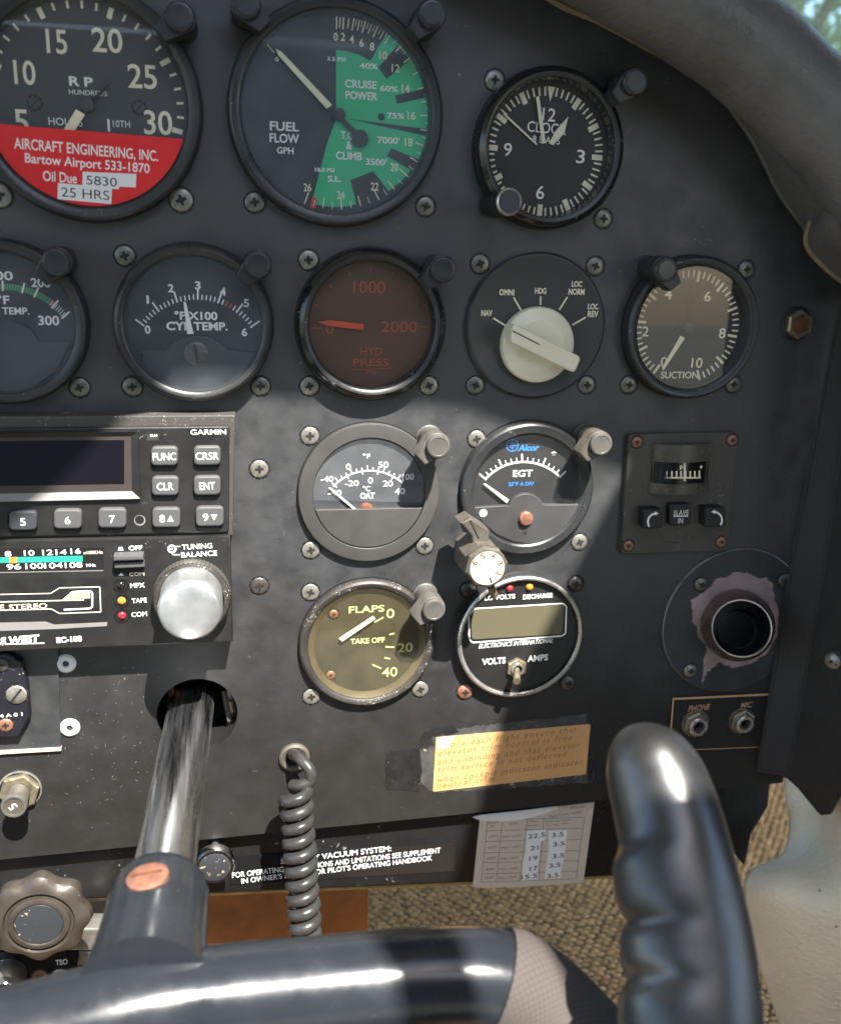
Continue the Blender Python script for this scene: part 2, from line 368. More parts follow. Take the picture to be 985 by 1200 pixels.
# screws: one mesh of each kind, shared by every copy
SM = {}
def screw_mesh(kind, m, dome=.6, r=3.55, slot=False):
    k = (kind, m, dome, r, slot)
    if k in SM: return SM[k]
    b = MB(); prof = [(r, -.3), (r, .25)]+[(r*math.cos(a), .25+dome*math.sin(a)) for a in [math.pi/2*i/6 for i in range(1, 6)]]
    b.lathe((0, 0), prof, m, 28, cap1=True)
    b.lathe((0, 0), [(r+.75, .03), (r-.1, .05)], 'dkline', 28)  # dark ring painted as the shadow in the countersink
    for q in range(9):
        a = q*2.399; d0 = r+.3+.5*((q*37) % 10)/10; x, y = d0*math.cos(a), d0*math.sin(a); b.line((x, y), (x-.5*math.sin(a+.3*q), y+.5*math.cos(a+.3*q)), .1+.2*((q*53) % 10)/10, .06, 'scratch', .05)
    zt = 0; zt = .27+dome
    if slot: b.prism([(-r*.85, -.22*r/2.75*1.3), (r*.85, -.22*r/2.75*1.3), (r*.85, .22*r/2.75*1.3), (-r*.85, .22*r/2.75*1.3)], zt-.6, zt, 'recess')
    else:
        L = r*.47; q = r*.135; s0 = []
        for i in range(4):
            a = i*math.pi/2; ca, sa = math.cos(a), math.sin(a)
            for x, y in ((L, -q*.75), (L, q*.75), (q*1.3, q*1.3)): s0.append((x*ca-y*sa, x*sa+y*ca))
        b.prism(s0, zt-.6, zt+.02, 'recess')
    SM[k] = b.mesh('screw'); return SM[k]
def screw(parent, p, m='screw_nickel', rot=None, z=0., name='screw', **kw):
    ob = bpy.data.objects.new(name, screw_mesh('x', m, **kw)); COL.objects.link(ob); ob.parent = parent; o = parent['_o']
    ob.location = Vector((p[0]-o[0], p[1]-o[1], z-o[2]))*MM; ob.rotation_euler = (0, 0, random.uniform(-.35, .35) if rot is None else rot); return ob
GX = [-119.6, -52.9, 13.7, 80.6, 146.9]; GY = [88.6, 22, -45.5, -111.6]

# ================================================================== THE SETTING
def hole_plane(outer, holes, to3, m, name, label=None, cat=None, kind=None, thick=0.):
    bm = bmesh.new(); es = []
    for loop in [outer]+holes:
        vs = [bm.verts.new(Vector(to3(p))*MM) for p in loop]
        es += [bm.edges.new((vs[i], vs[(i+1) % len(vs)])) for i in range(len(vs))]
    bmesh.ops.triangle_fill(bm, edges=es, use_beauty=True); bmesh.ops.recalc_face_normals(bm, faces=bm.faces)
    if bm.faces and bm.faces[0].normal.z < 0: bmesh.ops.reverse_faces(bm, faces=bm.faces)
    if thick:
        r = bmesh.ops.extrude_face_region(bm, geom=bm.faces[:]); vs = [v for v in r['geom'] if isinstance(v, bmesh.types.BMVert)]
        n = (Vector(to3((0, 0)))*0).xyz
        bmesh.ops.translate(bm, verts=vs, vec=Vector(thick)*MM); bmesh.ops.recalc_face_normals(bm, faces=bm.faces)
    me = bpy.data.meshes.new(name); bm.to_mesh(me); bm.free(); me.materials.append(MATS[m])
    ob = bpy.data.objects.new(name, me); COL.objects.link(ob); ob.matrix_world = UP; props(ob, (0, 0, 0), label, cat, None, kind); return ob
# cabin ceiling (out of frame), openings cut to shape the sun patches and shade
ROOF = 330.
def to_roof(p):
    t = (ROOF-p.y)/SUN.y; q = p+SUN*t; return (q.x, q.z)
hl = [to_roof(pp(*q)) for q in ((205, 461), (540, 480), (742, 560), (590, 852))]
e0 = pp(590, 852); hl += [to_roof(Vector(q)) for q in ((54, -267, 0), (38, -352, 0), (-50, -352, 0), (-46, -600, 0))]
h2 = [to_roof(Vector(q)) for q in ((-26, -357, 0), (0, -357, 0), (-2, -430, 0), (-28, -430, 0))]  # added opening: throws a sun patch on the sleeve and bar
h3 = [to_roof(Vector(q)) for q in ((-36, -470, 0), (170, -470, 0), (170, -900, 0), (-36, -900, 0))]  # added opening: sunlit floor bounces light onto the sidewall
f0 = pp(205, 461); f1 = pp(60, 615); hl += [to_roof(f0+(f1-f0)*6.5+Vector((0, -250, 0))), to_roof(f0+(f1-f0)*3)]
hole_plane([(-700, -80), (700, -80), (700, 1100), (-700, 1100)], [hl, h2, h3], lambda p: (p[0], ROOF, p[1]), 'roof', 'sun_mask_ceiling', kind='structure', thick=(0, 12, 0))
# unseen cabin walls, added to block stray light and colour the dial reflections
cs = MB()
def blocker_wall(x0, x1, y0, y1, z0, z1, m):
    i = len(cs.v); cs.prism([(x0, z0), (x1, z0), (x1, z1), (x0, z1)], 0, 1, m); cs.v[i:] = [(v[0], y0 if v[2] < .5 else y1, v[1]) for v in cs.v[i:]]
blocker_wall(268, 288, -400, 330, 430, 1100, 'cabin_brown'); blocker_wall(268, 288, -400, -120, 200, 429, 'roof'); blocker_wall(270, 288, -400, 330, 35, 199, 'cabin_brown'); blocker_wall(-820, -800, -400, -120, -300, 1100, 'roof'); blocker_wall(-800, 288, -400, 328, 1101, 1120, 'cabin_blue')
cs.thing('wall', (0, -400, 600), kind='structure')
# floor carpet: woven loops over a backing
FLY = -400.
def floor():
    b = MB(); b.add([(-500, FLY, 500), (600, FLY, 500), (600, FLY, -460), (-500, FLY, -460)], [(0, 1, 2, 3)], 'carpet_back')
    b.thing('floor', (0, FLY, 0), kind='structure')
    b = MB(); rows = 0; z = 60.
    base = []
    for k in range(4):
        for i in range(7):
            a = k*math.pi/6; th = 2*math.pi*i/7; base.append((math.cos(a)*math.cos(th), math.sin(a), math.cos(a)*math.sin(th)))
    bf = [(k*7+i, k*7+(i+1) % 7, (k+1)*7+(i+1) % 7, (k+1)*7+i) for k in range(3) for i in range(7)]+[tuple(21+i for i in range(7))]
    vs = []; fs = []
    while z > -330:
        x = 20+(3.4 if rows % 2 else 0)
        while x < 520:
            o = len(vs); sx = random.uniform(3.1, 3.7); sy = random.uniform(1.6, 2.6); sz = random.uniform(1.7, 2.1); dx = random.uniform(-.8, .8); dz = random.uniform(-.7, .7)
            vs += [(x+dx+sx*q[0]+.5*q[2], FLY+sy*q[1], z+dz+sz*q[2]) for q in base]; fs += [tuple(i+o for i in f) for f in bf]; x += 6.8
        z -= 4.1; rows += 1
    b.add(vs, fs, 'carpet'); b.thing('carpet_weave', (150, FLY, -150), 'woven tan carpet loops on the floor below the panel', 'carpet', kind='stuff', ang=80)
floor()
MB_ = MB(); MB_.add([(-500, -440, -345), (600, -440, -345), (600, 60, -345), (-500, 60, -345)], [(0, 1, 2, 3)], 'firewall')
MB_.thing('bulkhead_wall', (0, -400, -345), kind='structure')

# ================================================================== INSTRUMENT PANEL
HC = (-58.3, -140.5); HR = 16.6
arc = [pp(*q) for q in ((620, -60), (700, -10), (800, 50), (890, 110), (960, 200), (1010, 300))]
outl = [(-190, -201.5), (222, -199.8), (219, 40)]+[(p.x, p.y) for p in reversed(arc)]+[(60, 180), (-190, 180)]
hole = [(HC[0]+HR*math.cos(2*math.pi*i/48), HC[1]+HR*math.sin(2*math.pi*i/48)) for i in range(48)]
pan = root('instrument_panel', (20, -202, 0), 'matte black aircraft instrument panel carrying all gauges and radios', 'instrument panel')
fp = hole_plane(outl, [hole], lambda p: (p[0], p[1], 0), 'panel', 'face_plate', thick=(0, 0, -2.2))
fp.parent = pan; fp.matrix_parent_inverse = pan.matrix_world.inverted()
for k in ('category', 'label'):
    if k in fp: del fp[k]
def back(b):
    b.lathe((*HC, 0), [(HR+.3, -2.3), (HR+1, -26), (3, -30)], 'hole', 40, cap1=True)
    for a, m in ((160, 'wood_brown'), (200, 'khaki'), (330, 'khaki'), (350, 'brass_nut'), (20, 'khaki')):
        c = (HC[0]+13*math.cos(R_(a)), HC[1]+13*math.sin(R_(a)))
        b.tube([(c[0], c[1]+10, -14), (c[0]+2, c[1]-2, -10), (c[0]+1, c[1]-12, -16)], 1.5, m, 8)
mm(pan, 'shaft_hole_well', back)
for q, m in (((303.8, 549.6), 'screw_bright'), ((304, 686.5), 'screw_dark')): screw(pan, pp(*q), m)
def scratches(b):
    rr = random.Random(3)
    for k in range(300):
        if k < 170: px, py = rr.gauss(120, 70), rr.gauss(890, 60)
        else: px, py = rr.uniform(0, 960), rr.uniform(0, 960)
        p = pp(px, py); L = rr.choice((.25, .3, .4, .5, .5, .9, 1.6)) if k < 288 else rr.uniform(2, 6); a = rr.uniform(0, 3.14)
        if not (-185 < p.x < 200 and -200 < p.y < 120) or math.hypot(p.x-HC[0], p.y-HC[1]) < HR+2: continue
        b.line((p.x, p.y), (p.x+L*math.cos(a), p.y+L*math.sin(a)), rr.uniform(.12, .34) if L < 1 else .1, .02, 'scratch', .08)
mm(pan, 'scratch_marks', scratches)['kind'] = 'stuff'
def hexnut(b):
    c = pp(935, 380, 2)
    b.lathe((c.x, c.y), [(7.2, 0), (7.4, .6), (6.5, .8)], 'bezel', 32)
    b.lathe((c.x, c.y), [(6.2, 0), (6.2, 3), (5.4, 3.8), (4.2, 3.8), (4.2, 2.2)], 'brass_nut', 6, a0=.5)
    b.lathe((c.x, c.y), [(4.2, 2.3), (3.8, 3.3), (1, 3.8)], 'rust', 24, cap1=True)
mm(pan, 'hex_nut', hexnut)
# lower skirt panel, set back, with rolled bottom edge
lp = root('lower_panel', (40, -245, -8), 'low black strip panel below the main panel with rolled bottom edge', 'panel')
def lower(b):
    xs = [-190, -60, 60, 150, pp(842, 985, -7).x]
    def yb(x): return -236.5-(x+53)*.075
    prof = [(-196, -7, 0), (None, -7, 0), (None, -8.5, -2.2), (None, -12, -3.4), (None, -18, -2.5)]
    vs = []; fs = []
    for x in xs:
        for y, z, dy in prof: vs.append((x, -196 if y is not None else yb(x)+3.4+dy, z))
    n = len(prof)
    for i in range(len(xs)-1):
        for k in range(n-1): fs.append((i*n+k, i*n+k+1, (i+1)*n+k+1, (i+1)*n+k))
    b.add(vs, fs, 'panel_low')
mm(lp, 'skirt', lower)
def lip(b):
    b.tube([(x, -237.6-(x+53)*.075, -11.5) for x in (-190, -60, 60, 150, pp(842, 985, -7).x)], 1.3, 'gold_worn', 10)
mm(lp, 'bottom_edge', lip)

# ================================================================== GAUGE PARTS
def bezel(r, c, R, Ri, H=5.5, m='bezel', dz=.8, edge='bezel', chamf=1.2):
    def f(b):
        b.lathe(c, [(R+.55, .02), (R, .05)], 'dkline', 96)
        b.lathe(c, [(R, .3), (R, H-chamf), (R-.35*chamf, H-.35*chamf), (R-chamf, H)], m, 96)
        b.lathe(c, [(R-chamf, H), (Ri+1.0, H-.15), (Ri+.3, H-.7)], edge, 96)
        b.lathe(c, [(Ri+.3, H-.7), (Ri, H-1.6), (Ri-.6, dz)], m, 96)
    return mm(r, 'bezel', f)
def glasspart(r, c, Ri, z, m='glass'):
    return mm(r, 'glass', lambda b: b.disc(c, Ri, z, m, 72))
def hump(b, pts, z0, z1, m): b.prismpx(pts, z0, z1, m, .5)
def arcpx(cx, cy, r, a0, a1, n=16): return [(cx+r*math.cos(R_(a0+(a1-a0)*i/n)), cy-r*math.sin(R_(a0+(a1-a0)*i/n))) for i in range(n+1)]
def tickpx(b, cx, cy, a, r0, r1, wd, z, m):
    ca, sa = math.cos(R_(a)), math.sin(R_(a)); b.linepx((cx+r0*ca, cy-r0*sa), (cx+r1*ca, cy-r1*sa), wd, z, m)
def lamp(tip, toward, label, h=19., m='lamp', grp='hooded post lights beside the gauges', mc='lamp_cap', hr=None, broken=False):
    t = pp(*tip, h); d = Vector((toward[0]-t.x, toward[1]-t.y)).normalized(); c = (t.x, t.y); q = Vector((-d.y, d.x))
    r = root('post_light', (t.x, t.y, 0), label, 'post light', grp)
    def post(b): b.lathe(c, [(5.3, 0), (5.3, 1), (4.9, 1.3), (4.9, h-5), (5.15, h-4.6), (5.15, h-4)], m, 32)
    mm(r, 'post', post)
    def hood(b):
        pts = []
        for i in range(13):
            a = math.atan2(d.y, d.x)+math.pi/2+math.pi*i/12; pts.append((c[0]+5.2*math.cos(a), c[1]+5.2*math.sin(a)))
        T = Vector(c)+d*8.6; pts += [tuple(T-q*2.6), tuple(T+q*2.6)]
        b.prism(pts, h-10, h-2.2, m, .5)
    mm(r, 'hood', hood)
    def cap(b):
        b.lathe(c, [(4.7, h-2.3), (4.7, h-.7), (4.3, h-.15), (3.6, h), (3.4, h-.18)], mc, 32, cap1=True)
    mm(r, 'cap', cap)
    return r
def corners(r, c, which, m='screw_nickel', s=23.85):
    for k in which: screw(r, (c[0]+(-s if 'l' in k else s), c[1]+(s if 't' in k else -s)), m)

# ---------------------------------------------------------------- tachometer
def tach():
    crop(0, 0, 3.788); c = (-86.2, 96.3); r = root('tachometer', (*c, 0), 'large black tachometer with cream numerals, its lower part under a red sticker', 'gauge')
    bezel(r, c, 38.8, 34.2, 6.5, 'bezel'); mm(r, 'dial', lambda b: b.disc(c, 34.4, .8, 'dial_grey', 72))
    def mk(b):
        z = .9
        for s, x, y, w_ in (('15', 252, 185, 92), ('20', 476, 180, 135), ('10', 110, 322, 95), ('25', 632, 340, 128), ('30', 702, 545, 125), ('5', 96, 540, 62)): b.text(s, x, y, w_, 108, z, 'cream', .012)
        b.text('R P', 360, 362, 105, 42, z, 'white', .03); b.text('HUNDREDS', 392, 412, 168, 22, z, 'white'); b.text('HOURS', 292, 541, 150, 34, z, 'white'); b.text('1', 483, 556, 10, 55, z, 'white'); b.text('10TH', 540, 550, 75, 30, z, 'white')
        for k in range(0, 31):
            a = 115-8.56*(k-15)+(1 if k < 15 else 0)*(k-15)*-.3
            L = 9.5 if k % 5 else 10.5
            ca, sa = math.cos(R_(a)), math.sin(R_(a)); r1 = 32.6
            b.line((c[0]+(r1-(3.6 if k % 5 == 0 else 2.4))*ca, c[1]+(r1-(3.6 if k % 5 == 0 else 2.4))*sa), (c[0]+r1*ca, c[1]+r1*sa), 1.7 if k % 5 == 0 else .8, z, 'cream')
    mm(r, 'markings', mk)
    for x, y in ((155, 458), (618, 480)): screw(r, P(x, y, 1), 'dial_grey', .8, .8, name='dial_screw', r=2., dome=.3, slot=True)
    def nd(b):
        p = P(390, 468, 2); b.prism([P(338, 485, 2.2)[:2], P(378, 508, 2.2)[:2], P(270, 680, 2.2)[:2], P(235, 655, 2.2)[:2]], 1.9, 2.2, 'lum'); b.lathe((p.x, p.y), [(2.2, .8), (2.2, 2.6), (1.8, 2.8)], 'dial_grey', 24, cap1=True)
        b.line(P(390, 468, 2), P(485, 375, 2), 1.4, 2.1, 'dkline', .5)
    mm(r, 'needle', nd)
    glasspart(r, c, 34.6, 4.4)
    screw(r, pp(212.5, 234.5), 'screw_bright', .35, r=4.1, dome=.7); screw(r, pp(0, 229), 'screw_bright', .2, r=4.1, dome=.7)
    # oil change sticker on the glass
    z = 4.7; s = root('oil_change_sticker', (c[0], c[1]-20, z), 'red half round sticker with white lettering stuck over the tachometer glass', 'sticker')
    def st(b):
        a0 = -17.5; a1 = -166.5; n = 40
        pts = [(c[0]+33.6*math.cos(R_(a0+(a1-a0)*i/n)), c[1]+33.6*math.sin(R_(a0+(a1-a0)*i/n))) for i in range(n+1)]; b.prism(pts, z-.15, z, 'sticker_red')
    mm(s, 'film', st)
    mm(s, 'white_slips', lambda b: [b.flatpx([(368, 762), (606, 772), (604, 832), (530, 828), (528, 840), (366, 826)], z+.03, 'sticker_white'), b.flatpx([(258, 812), (498, 834), (495, 906), (256, 884)], z+.045, 'sticker_white')])
    def tx(b):
        q = .01; rt = -.047
        b.text('AIRCRAFT ENGINEERING, INC.', 388, 668, 636, 56, z+q, 'white', .012, rt); b.text('Bartow Airport 533-1870', 392, 731, 550, 56, z+q, 'white', .014, rt); b.text('Oil Due', 267, 786, 150, 46, z+q, 'white', .014, rt)
        b.text('5830', 452, 804, 135, 40, z+.06, 'ink', 0, rt); b.text('25 HRS', 380, 860, 212, 42, z+.07, 'ink', 0, rt)
    mm(s, 'lettering', tx)
tach()
# ---------------------------------------------------------------- fuel flow
def ff():
    crop(240, 0, 3.078); c = (.4, 97.2); r = root('fuel_flow_gauge', (*c, 0), 'large fuel flow gauge with green power band and white needle', 'gauge')
    bezel(r, c, 38.8, 34.4, 5.8, 'bezel', edge='bezel'); mm(r, 'dial', lambda b: b.disc(c, 34.6, .8, 'dial', 72))
    CX, CY = 475, 408; z = .88
    def bands(b):
        b.flatpx([(473, 428), (440, 520)]+arcpx(CX, CY, 338, -105.5, 58, 40)+[(597, 219), (555, 197), (510, 184), (473, 180)], z, 'green')
        for q in ([(625, 243), (655, 285), (742, 214), (694, 163)], [(685, 345), (693, 375), (810, 349), (802, 317)], [(515, 428), (806, 466), (803, 492)], [(672, 535), (655, 562), (758, 622), (780, 578)], [(607, 617), (525, 650), (548, 745), (676, 708)]): b.flatpx(q, z+.05, 'dial')
        b.flatpx([(388, 710), (406, 714), (396, 757), (379, 752)], z+.05, 'red')
    mm(r, 'colour_bands', bands)
    def mk(b):
        q = z+.1; A = {0: 90, 2: 85.7, 4: 79.5, 6: 72.5, 8: 64.5, 10: 55.5, 12: 37, 14: 16.4, 16: -1.5, 18: -20.5, 20: -41.6, 22: -64, 24: -87, 26: -109.5}
        ks = sorted(A)
        for i, k in enumerate(ks):
            tickpx(b, CX, CY, A[k], 303, 348, 4.2, q, 'cream')
            if i < len(ks)-1:
                d = A[ks[i+1]]-A[k]
                tickpx(b, CX, CY, A[k]+d/2, 308, 346, 3.4, q, 'cream')
                if k >= 4:
                    for t in (.25, .75): tickpx(b, CX, CY, A[k]+d*t, 322, 346, 2.4, q, 'cream')
        for s, x, y in (('0', 472, 132), ('2', 498, 133), ('4', 530, 141), ('6', 565, 154), ('8', 603, 168), ('10', 643, 200), ('12', 688, 246), ('14', 724, 320), ('16', 745, 417), ('18', 735, 513), ('20', 683, 603), ('22', 612, 673), ('24', 490, 703), ('26', 370, 676)): b.text(s, x, y, 15 if len(s) == 1 else 28, 29, q, 'cream', .012)
        for s, x, y, w_, h in (('3.5 PSI', 474, 213, 66, 15), ('40%', 591, 238, 64, 21), ('CRUISE', 563, 304, 114, 29), ('POWER', 565, 345, 114, 29), ('60%', 664, 320, 64, 21), ('75%', 688, 418, 62, 21), ("7000'", 662, 506, 80, 25), ("3500'", 618, 584, 75, 25), ('T.O.', 517, 488, 52, 29), ('&', 520, 524, 20, 29), ('CLIMB', 520, 562, 93, 29), ('18.0 PSI', 432, 613, 70, 15), ('S.L.', 468, 645, 48, 22), ('FUEL', 287, 456, 104, 33), ('FLOW', 287, 499, 106, 33), ('GPH', 290, 543, 60, 24), ('0', 260, 214, 12, 15)): b.text(s, x, y, w_, h, q, 'white', .018)
        b.linepx((225, 160), (250, 190), 3, q, 'cream')
    mm(r, 'markings', mk)
    def nd(b):
        a = P(485, 413, 2.4)
        b.prismpx([(256, 176), (276, 186), (459, 378), (440, 392), (266, 200)], 2.2, 2.5, 'cream')
        b.linepx((450, 385), (560, 500), 15, 2.35, 'dkline', 22); b.disc(P(560, 500, 2.4), 3.1, 2.4, 'dkline', 24); b.lathe((a.x, a.y), [(2.2, .8), (2.2, 2.9), (1.6, 3.1)], 'black', 24, cap1=True)
        for x, y in ((636, 422), (318, 408)): b.disc(P(x, y, .9), 1.3, 1.02, 'dkline', 16)
    mm(r, 'needle', nd)
    glasspart(r, c, 34.8, 4.2, 'glass_ff')
    screw(r, pp(298.5, 237.2), 'screw_nickel'); screw(r, pp(498.3, 242), 'screw_nickel')
ff()
# ---------------------------------------------------------------- clock
def clock():
    crop(530, 50, 3.648); c = (81.2, 88.6); r = root('clock', (*c, 0), 'round black cockpit clock with white hands and setting knob', 'clock')
    bezel(r, c, 29, 24.6, 8.5, 'bezel_gloss', chamf=2.4); mm(r, 'dial', lambda b: b.disc(c, 25, .8, 'dial', 72))
    z = .9
    cc = P(396, 470, z); t12 = P(418, 235, z); up = math.atan2(t12.y-cc.y, t12.x-cc.x)
    def rad(b, k, r0, r1, w_):
        a = up-k*math.pi/30; b.line((cc.x+r0*math.cos(a), cc.y+r0*math.sin(a)), (cc.x+r1*math.cos(a), cc.y+r1*math.sin(a)), w_, z, 'cream')
    def mk(b):
        for k in range(60):
            if k == 0: continue
            rad(b, k, 20.2 if k % 5 else 19.0, 23.3, 2.0 if k % 5 == 0 else .7)
        a = up; q = Vector((-math.sin(a), math.cos(a))); A = Vector((cc.x, cc.y))+Vector((math.cos(a), math.sin(a)))*23.4; B = Vector((cc.x, cc.y))+Vector((math.cos(a), math.sin(a)))*18.2
        b.flat([A+q*1.5, A-q*1.5, B], z, 'cream')
        rt = up-math.pi/2
        for s, x, y, w_, h in (('12', 412, 308, 56, 56), ('3', 547, 487, 36, 58), ('6', 375, 640, 34, 58), ('9', 236, 457, 34, 56), ('CLOCK', 404, 365, 168, 46), ('8 DAYS', 400, 416, 118, 30)): b.text(s, x, y, w_, h, z, 'white', .006, rt)
    mm(r, 'markings', mk)
    def hand(pts, zz): return lambda b: b.prismpx(pts, zz-.2, zz, 'cream')
    mm(r, 'minute_hand', hand([(357, 232), (370, 228), (398, 428), (382, 432)], 2.6)); mm(r, 'hour_hand', hand([(412, 430), (440, 378), (494, 316), (478, 385), (430, 438)], 2.2)); mm(r, 'alarm_hand', hand([(216, 306), (222, 301), (363, 433), (358, 438)], 1.8))
    glasspart(r, c, 24.9, 6.2, 'glass')
    k = P(248, 683, 26); kk = P(165, 708, 8)
    def knob(b):
        b.lathe((k.x-.3, k.y+.2), [(4.6, 1), (5, 6), (4.3, 8), (4.3, 21), (4.9, 22), (4.9, 24.6)], 'black', 32)
        b.lathe((k.x-.3, k.y+.2), [(4.9, 24.6), (4.75, 25.6), (4.2, 26), (4.0, 25.7)], 'silver', 40); b.disc((k.x-.3, k.y+.2), 4.1, 25.7, 'button_dark', 32)
    mm(r, 'setting_knob', knob)
    screw(r, pp(579.3, 93.9), 'screw_bright', 0); screw(r, pp(706.3, 256.4), 'screw_nickel', 0)
clock()
# ---------------------------------------------------------------- oil temperature (cut by the frame) and cylinder temperature
def small(name, label, c, H=5.5, m='bezel', Ri=24.8, dial='dial', cat='gauge', **kw):
    r = root(name, (*c, 0), label, cat); bezel(r, c, 29, Ri, H, m, **kw); mm(r, 'dial', lambda b: b.disc(c, Ri+.2, .8, dial, 72)); return r
def oil():
    crop(0, 260, 2.985); c = (GX[0], GY[1]-.3); r = small('oil_temperature_gauge', 'oil temperature gauge cut by the left edge with green arc up to 200', c, 7)
    z = .9
    def mk(b):
        CX, CY = 15, 500
        pts = arcpx(CX, CY, 285, 91, 58, 20); pin = arcpx(CX, CY, 262, 91, 53, 20); b.flatpx(arcpx(CX, CY, 283, 150, 54, 30)+list(reversed(arcpx(CX, CY, 262, 150, 53, 30))), z, 'greenband')
        b.flatpx(arcpx(CX, CY, 283, 53.5, 50.5, 2)+list(reversed(arcpx(CX, CY, 262, 53.5, 50.5, 2))), z, 'redtick')
        for a in range(38, 150, 2): tickpx(b, CX, CY, a+.5, 262, 283, 2.6, z+.05, 'dial' if a > 52 else 'white')
        for a in (91, 76, 66, 50, 39, 106, 121): tickpx(b, CX, CY, a, 258, 295, 6, z+.08, 'white')
        for s, x, y, w_, h, m in (('100', 3, 188, 86, 32, 'white'), ('200', 143, 213, 68, 32, 'white'), ('°F', 12, 272, 44, 32, 'white'), ('TEMP.', 56, 312, 94, 25, 'white'), ('300', 171, 345, 74, 34, 'white'), ('OIL', -45, 312, 60, 25, 'white')): b.text(s, x, y, w_, h, z, m, .02)
    mm(r, 'markings', mk)
    mm(r, 'lower_cover', lambda b: hump(b, [(250, 420), (138, 418), (115, 385), (80, 360), (30, 348), (-20, 355), (-60, 380), (-100, 430), (-200, 425), (-190, 480), (-120, 580), (10, 615), (120, 580), (200, 520)], 1, 2.2, 'cover_dark'))
    glasspart(r, c, 24.9, 5, 'glass_hazy'); corners(r, c, ['br'])
oil()
def cyl():
    crop(0, 260, 2.985); c = (GX[1], GY[1]); r = small('cylinder_temperature_gauge', 'cylinder temperature gauge with pale hazy dial and slotted centre screw', c, 8, chamf=2)
    z = .9; CX, CY = 689, 500
    def mk(b):
        for k in range(0, 31):
            a = 143.5-k*(143.5-35)/30; big = k % 5 == 0
            m = 'redtick' if k in (22, 23) else 'white'
            tickpx(b, CX, CY, a, 228, 268 if big else 246, 6 if big else (8 if k in (22, 23) else 4.5), z, m)
        for s, x, y in (('0', 517, 377), ('1', 517, 272), ('2', 598, 232), ('3', 692, 222), ('4', 780, 244), ('5', 862, 284), ('6', 855, 386)): b.text(s, x, y, 9 if s == '1' else 20, 29, z, 'white', .03)
        b.text('°F X100', 686, 328, 150, 31, z, 'white', .03); b.text('CYL TEMP.', 690, 365, 214, 30, z, 'white', .03)
    mm(r, 'markings', mk)
    mm(r, 'needle', lambda b: b.prismpx([(642, 280), (650, 280), (678, 392), (655, 392)], 2.0, 2.4, 'white'))
    mm(r, 'lower_cover', lambda b: hump(b, [(495, 453), (582, 450), (605, 425), (640, 405), (690, 396), (740, 405), (775, 425), (800, 450), (888, 455), (880, 500), (830, 555), (760, 592), (690, 600), (620, 590), (550, 550), (505, 500)], 1, 2.6, 'cover_dark'))
    p = P(687, 462, 3); screw(r, p, 'screw_dark', 1.7, 2.5, r=4.4, dome=.5, slot=True)
    glasspart(r, c, 24.9, 6.2, 'glass_hazy'); corners(r, c, ['tl', 'bl', 'br'])
cyl()
# ---------------------------------------------------------------- hydraulic pressure
def hyd():
    crop(330, 270, 4.283); c = (GX[2], GY[1]); r = small('hydraulic_pressure_gauge', 'dark red-brown hydraulic pressure gauge with glossy worn black rim', c, 7, 'bezel_gloss', 24.4, 'dial_hyd', chamf=2.6)
    z = .9
    def mk(b):
        for s, x, y, w_, h in (('1000', 440, 285, 160, 62), ('0', 242, 492, 40, 54), ('2000', 590, 484, 180, 54), ('HYD', 450, 608, 110, 38), ('PRESS', 448, 662, 178, 38), ('PSI', 450, 711, 50, 16)): b.text(s, x, y, w_, h, z, 'hydtext', .004)
        CX, CY = 448, 484
        for a, L in ((181, 55), (158, 20), (135, 22), (112, 20), (90, 30), (68, 20), (46, 22), (22, 20), (0, 60)): tickpx(b, CX, CY, a, 298-L, 298, 5, z, 'hydtext')
        b.linepx((350, 700), (550, 692), 3, z, 'hydtext')
    mm(r, 'markings', mk)
    mm(r, 'needle', lambda b: b.prismpx([(183, 462), (240, 450), (412, 470), (410, 500), (240, 480)], 1.6, 2, 'hydneedle'))
    glasspart(r, c, 24.6, 4.6, 'glass_clear'); corners(r, c, ['tl', 'bl', 'br'], 'screw_bright')
hyd()
# ---------------------------------------------------------------- nav selector
def nav():
    crop(530, 280, 4.925); c = (GX[3], GY[1]); r = root('nav_selector_switch', (*c, 0), 'round dark plate with big cream rotary knob pointing at NAV', 'selector switch')
    def pl(b):
        b.lathe(c, [(29.4, 0), (29.4, .3), (29, .4), (29, 1.6), (28.2, 2.4)], 'bezel', 96); b.lathe(c, [(28.2, 2.4), (27.2, 2.5), (26.6, 2.2), (8, 2.2)], 'cover_grey', 96)
    mm(r, 'plate', pl)
    def mk(b):
        z = 2.28
        for s, x, y, w_, h in (('NAV', 198, 428, 64, 36), ('OMNI', 313, 308, 86, 36), ('HDG', 508, 300, 66, 36), ('LOC', 717, 260, 60, 34), ('NORM', 715, 305, 92, 36), ('LOC', 811, 390, 62, 34), ('REV', 810, 433, 62, 36)): b.text(s, x, y, w_, h, z, 'cream', .035)
        for p, q in (((235, 457), (308, 502)), ((352, 337), (397, 415)), ((508, 330), (507, 382)), ((662, 335), (615, 410)), ((768, 452), (690, 497))): b.linepx(p, q, 9, z, 'cream')
    mm(r, 'markings', mk)
    def kn(b):
        k = P(500, 615, 7); R = 15.0
        b.lathe((k.x, k.y), [(R, 2.3), (R, 5.6), (R-.5, 6.6), (R-2, 7.2), (R-5, 8.2)], 'knob_cream', 72, cap1=True)
        b.prism(rrect([P(x, y, 15) for x, y in ((352, 488), (745, 683), (706, 776), (334, 596))], 1.9), 6.5, 15, 'knob_cream', .7)
        b.linepx((347, 531), (502, 610), 7, 15.06, 'ink')
    mm(r, 'knob', kn, 18)
    corners(r, c, ['tl', 'tr', 'bl', 'br'])
nav()
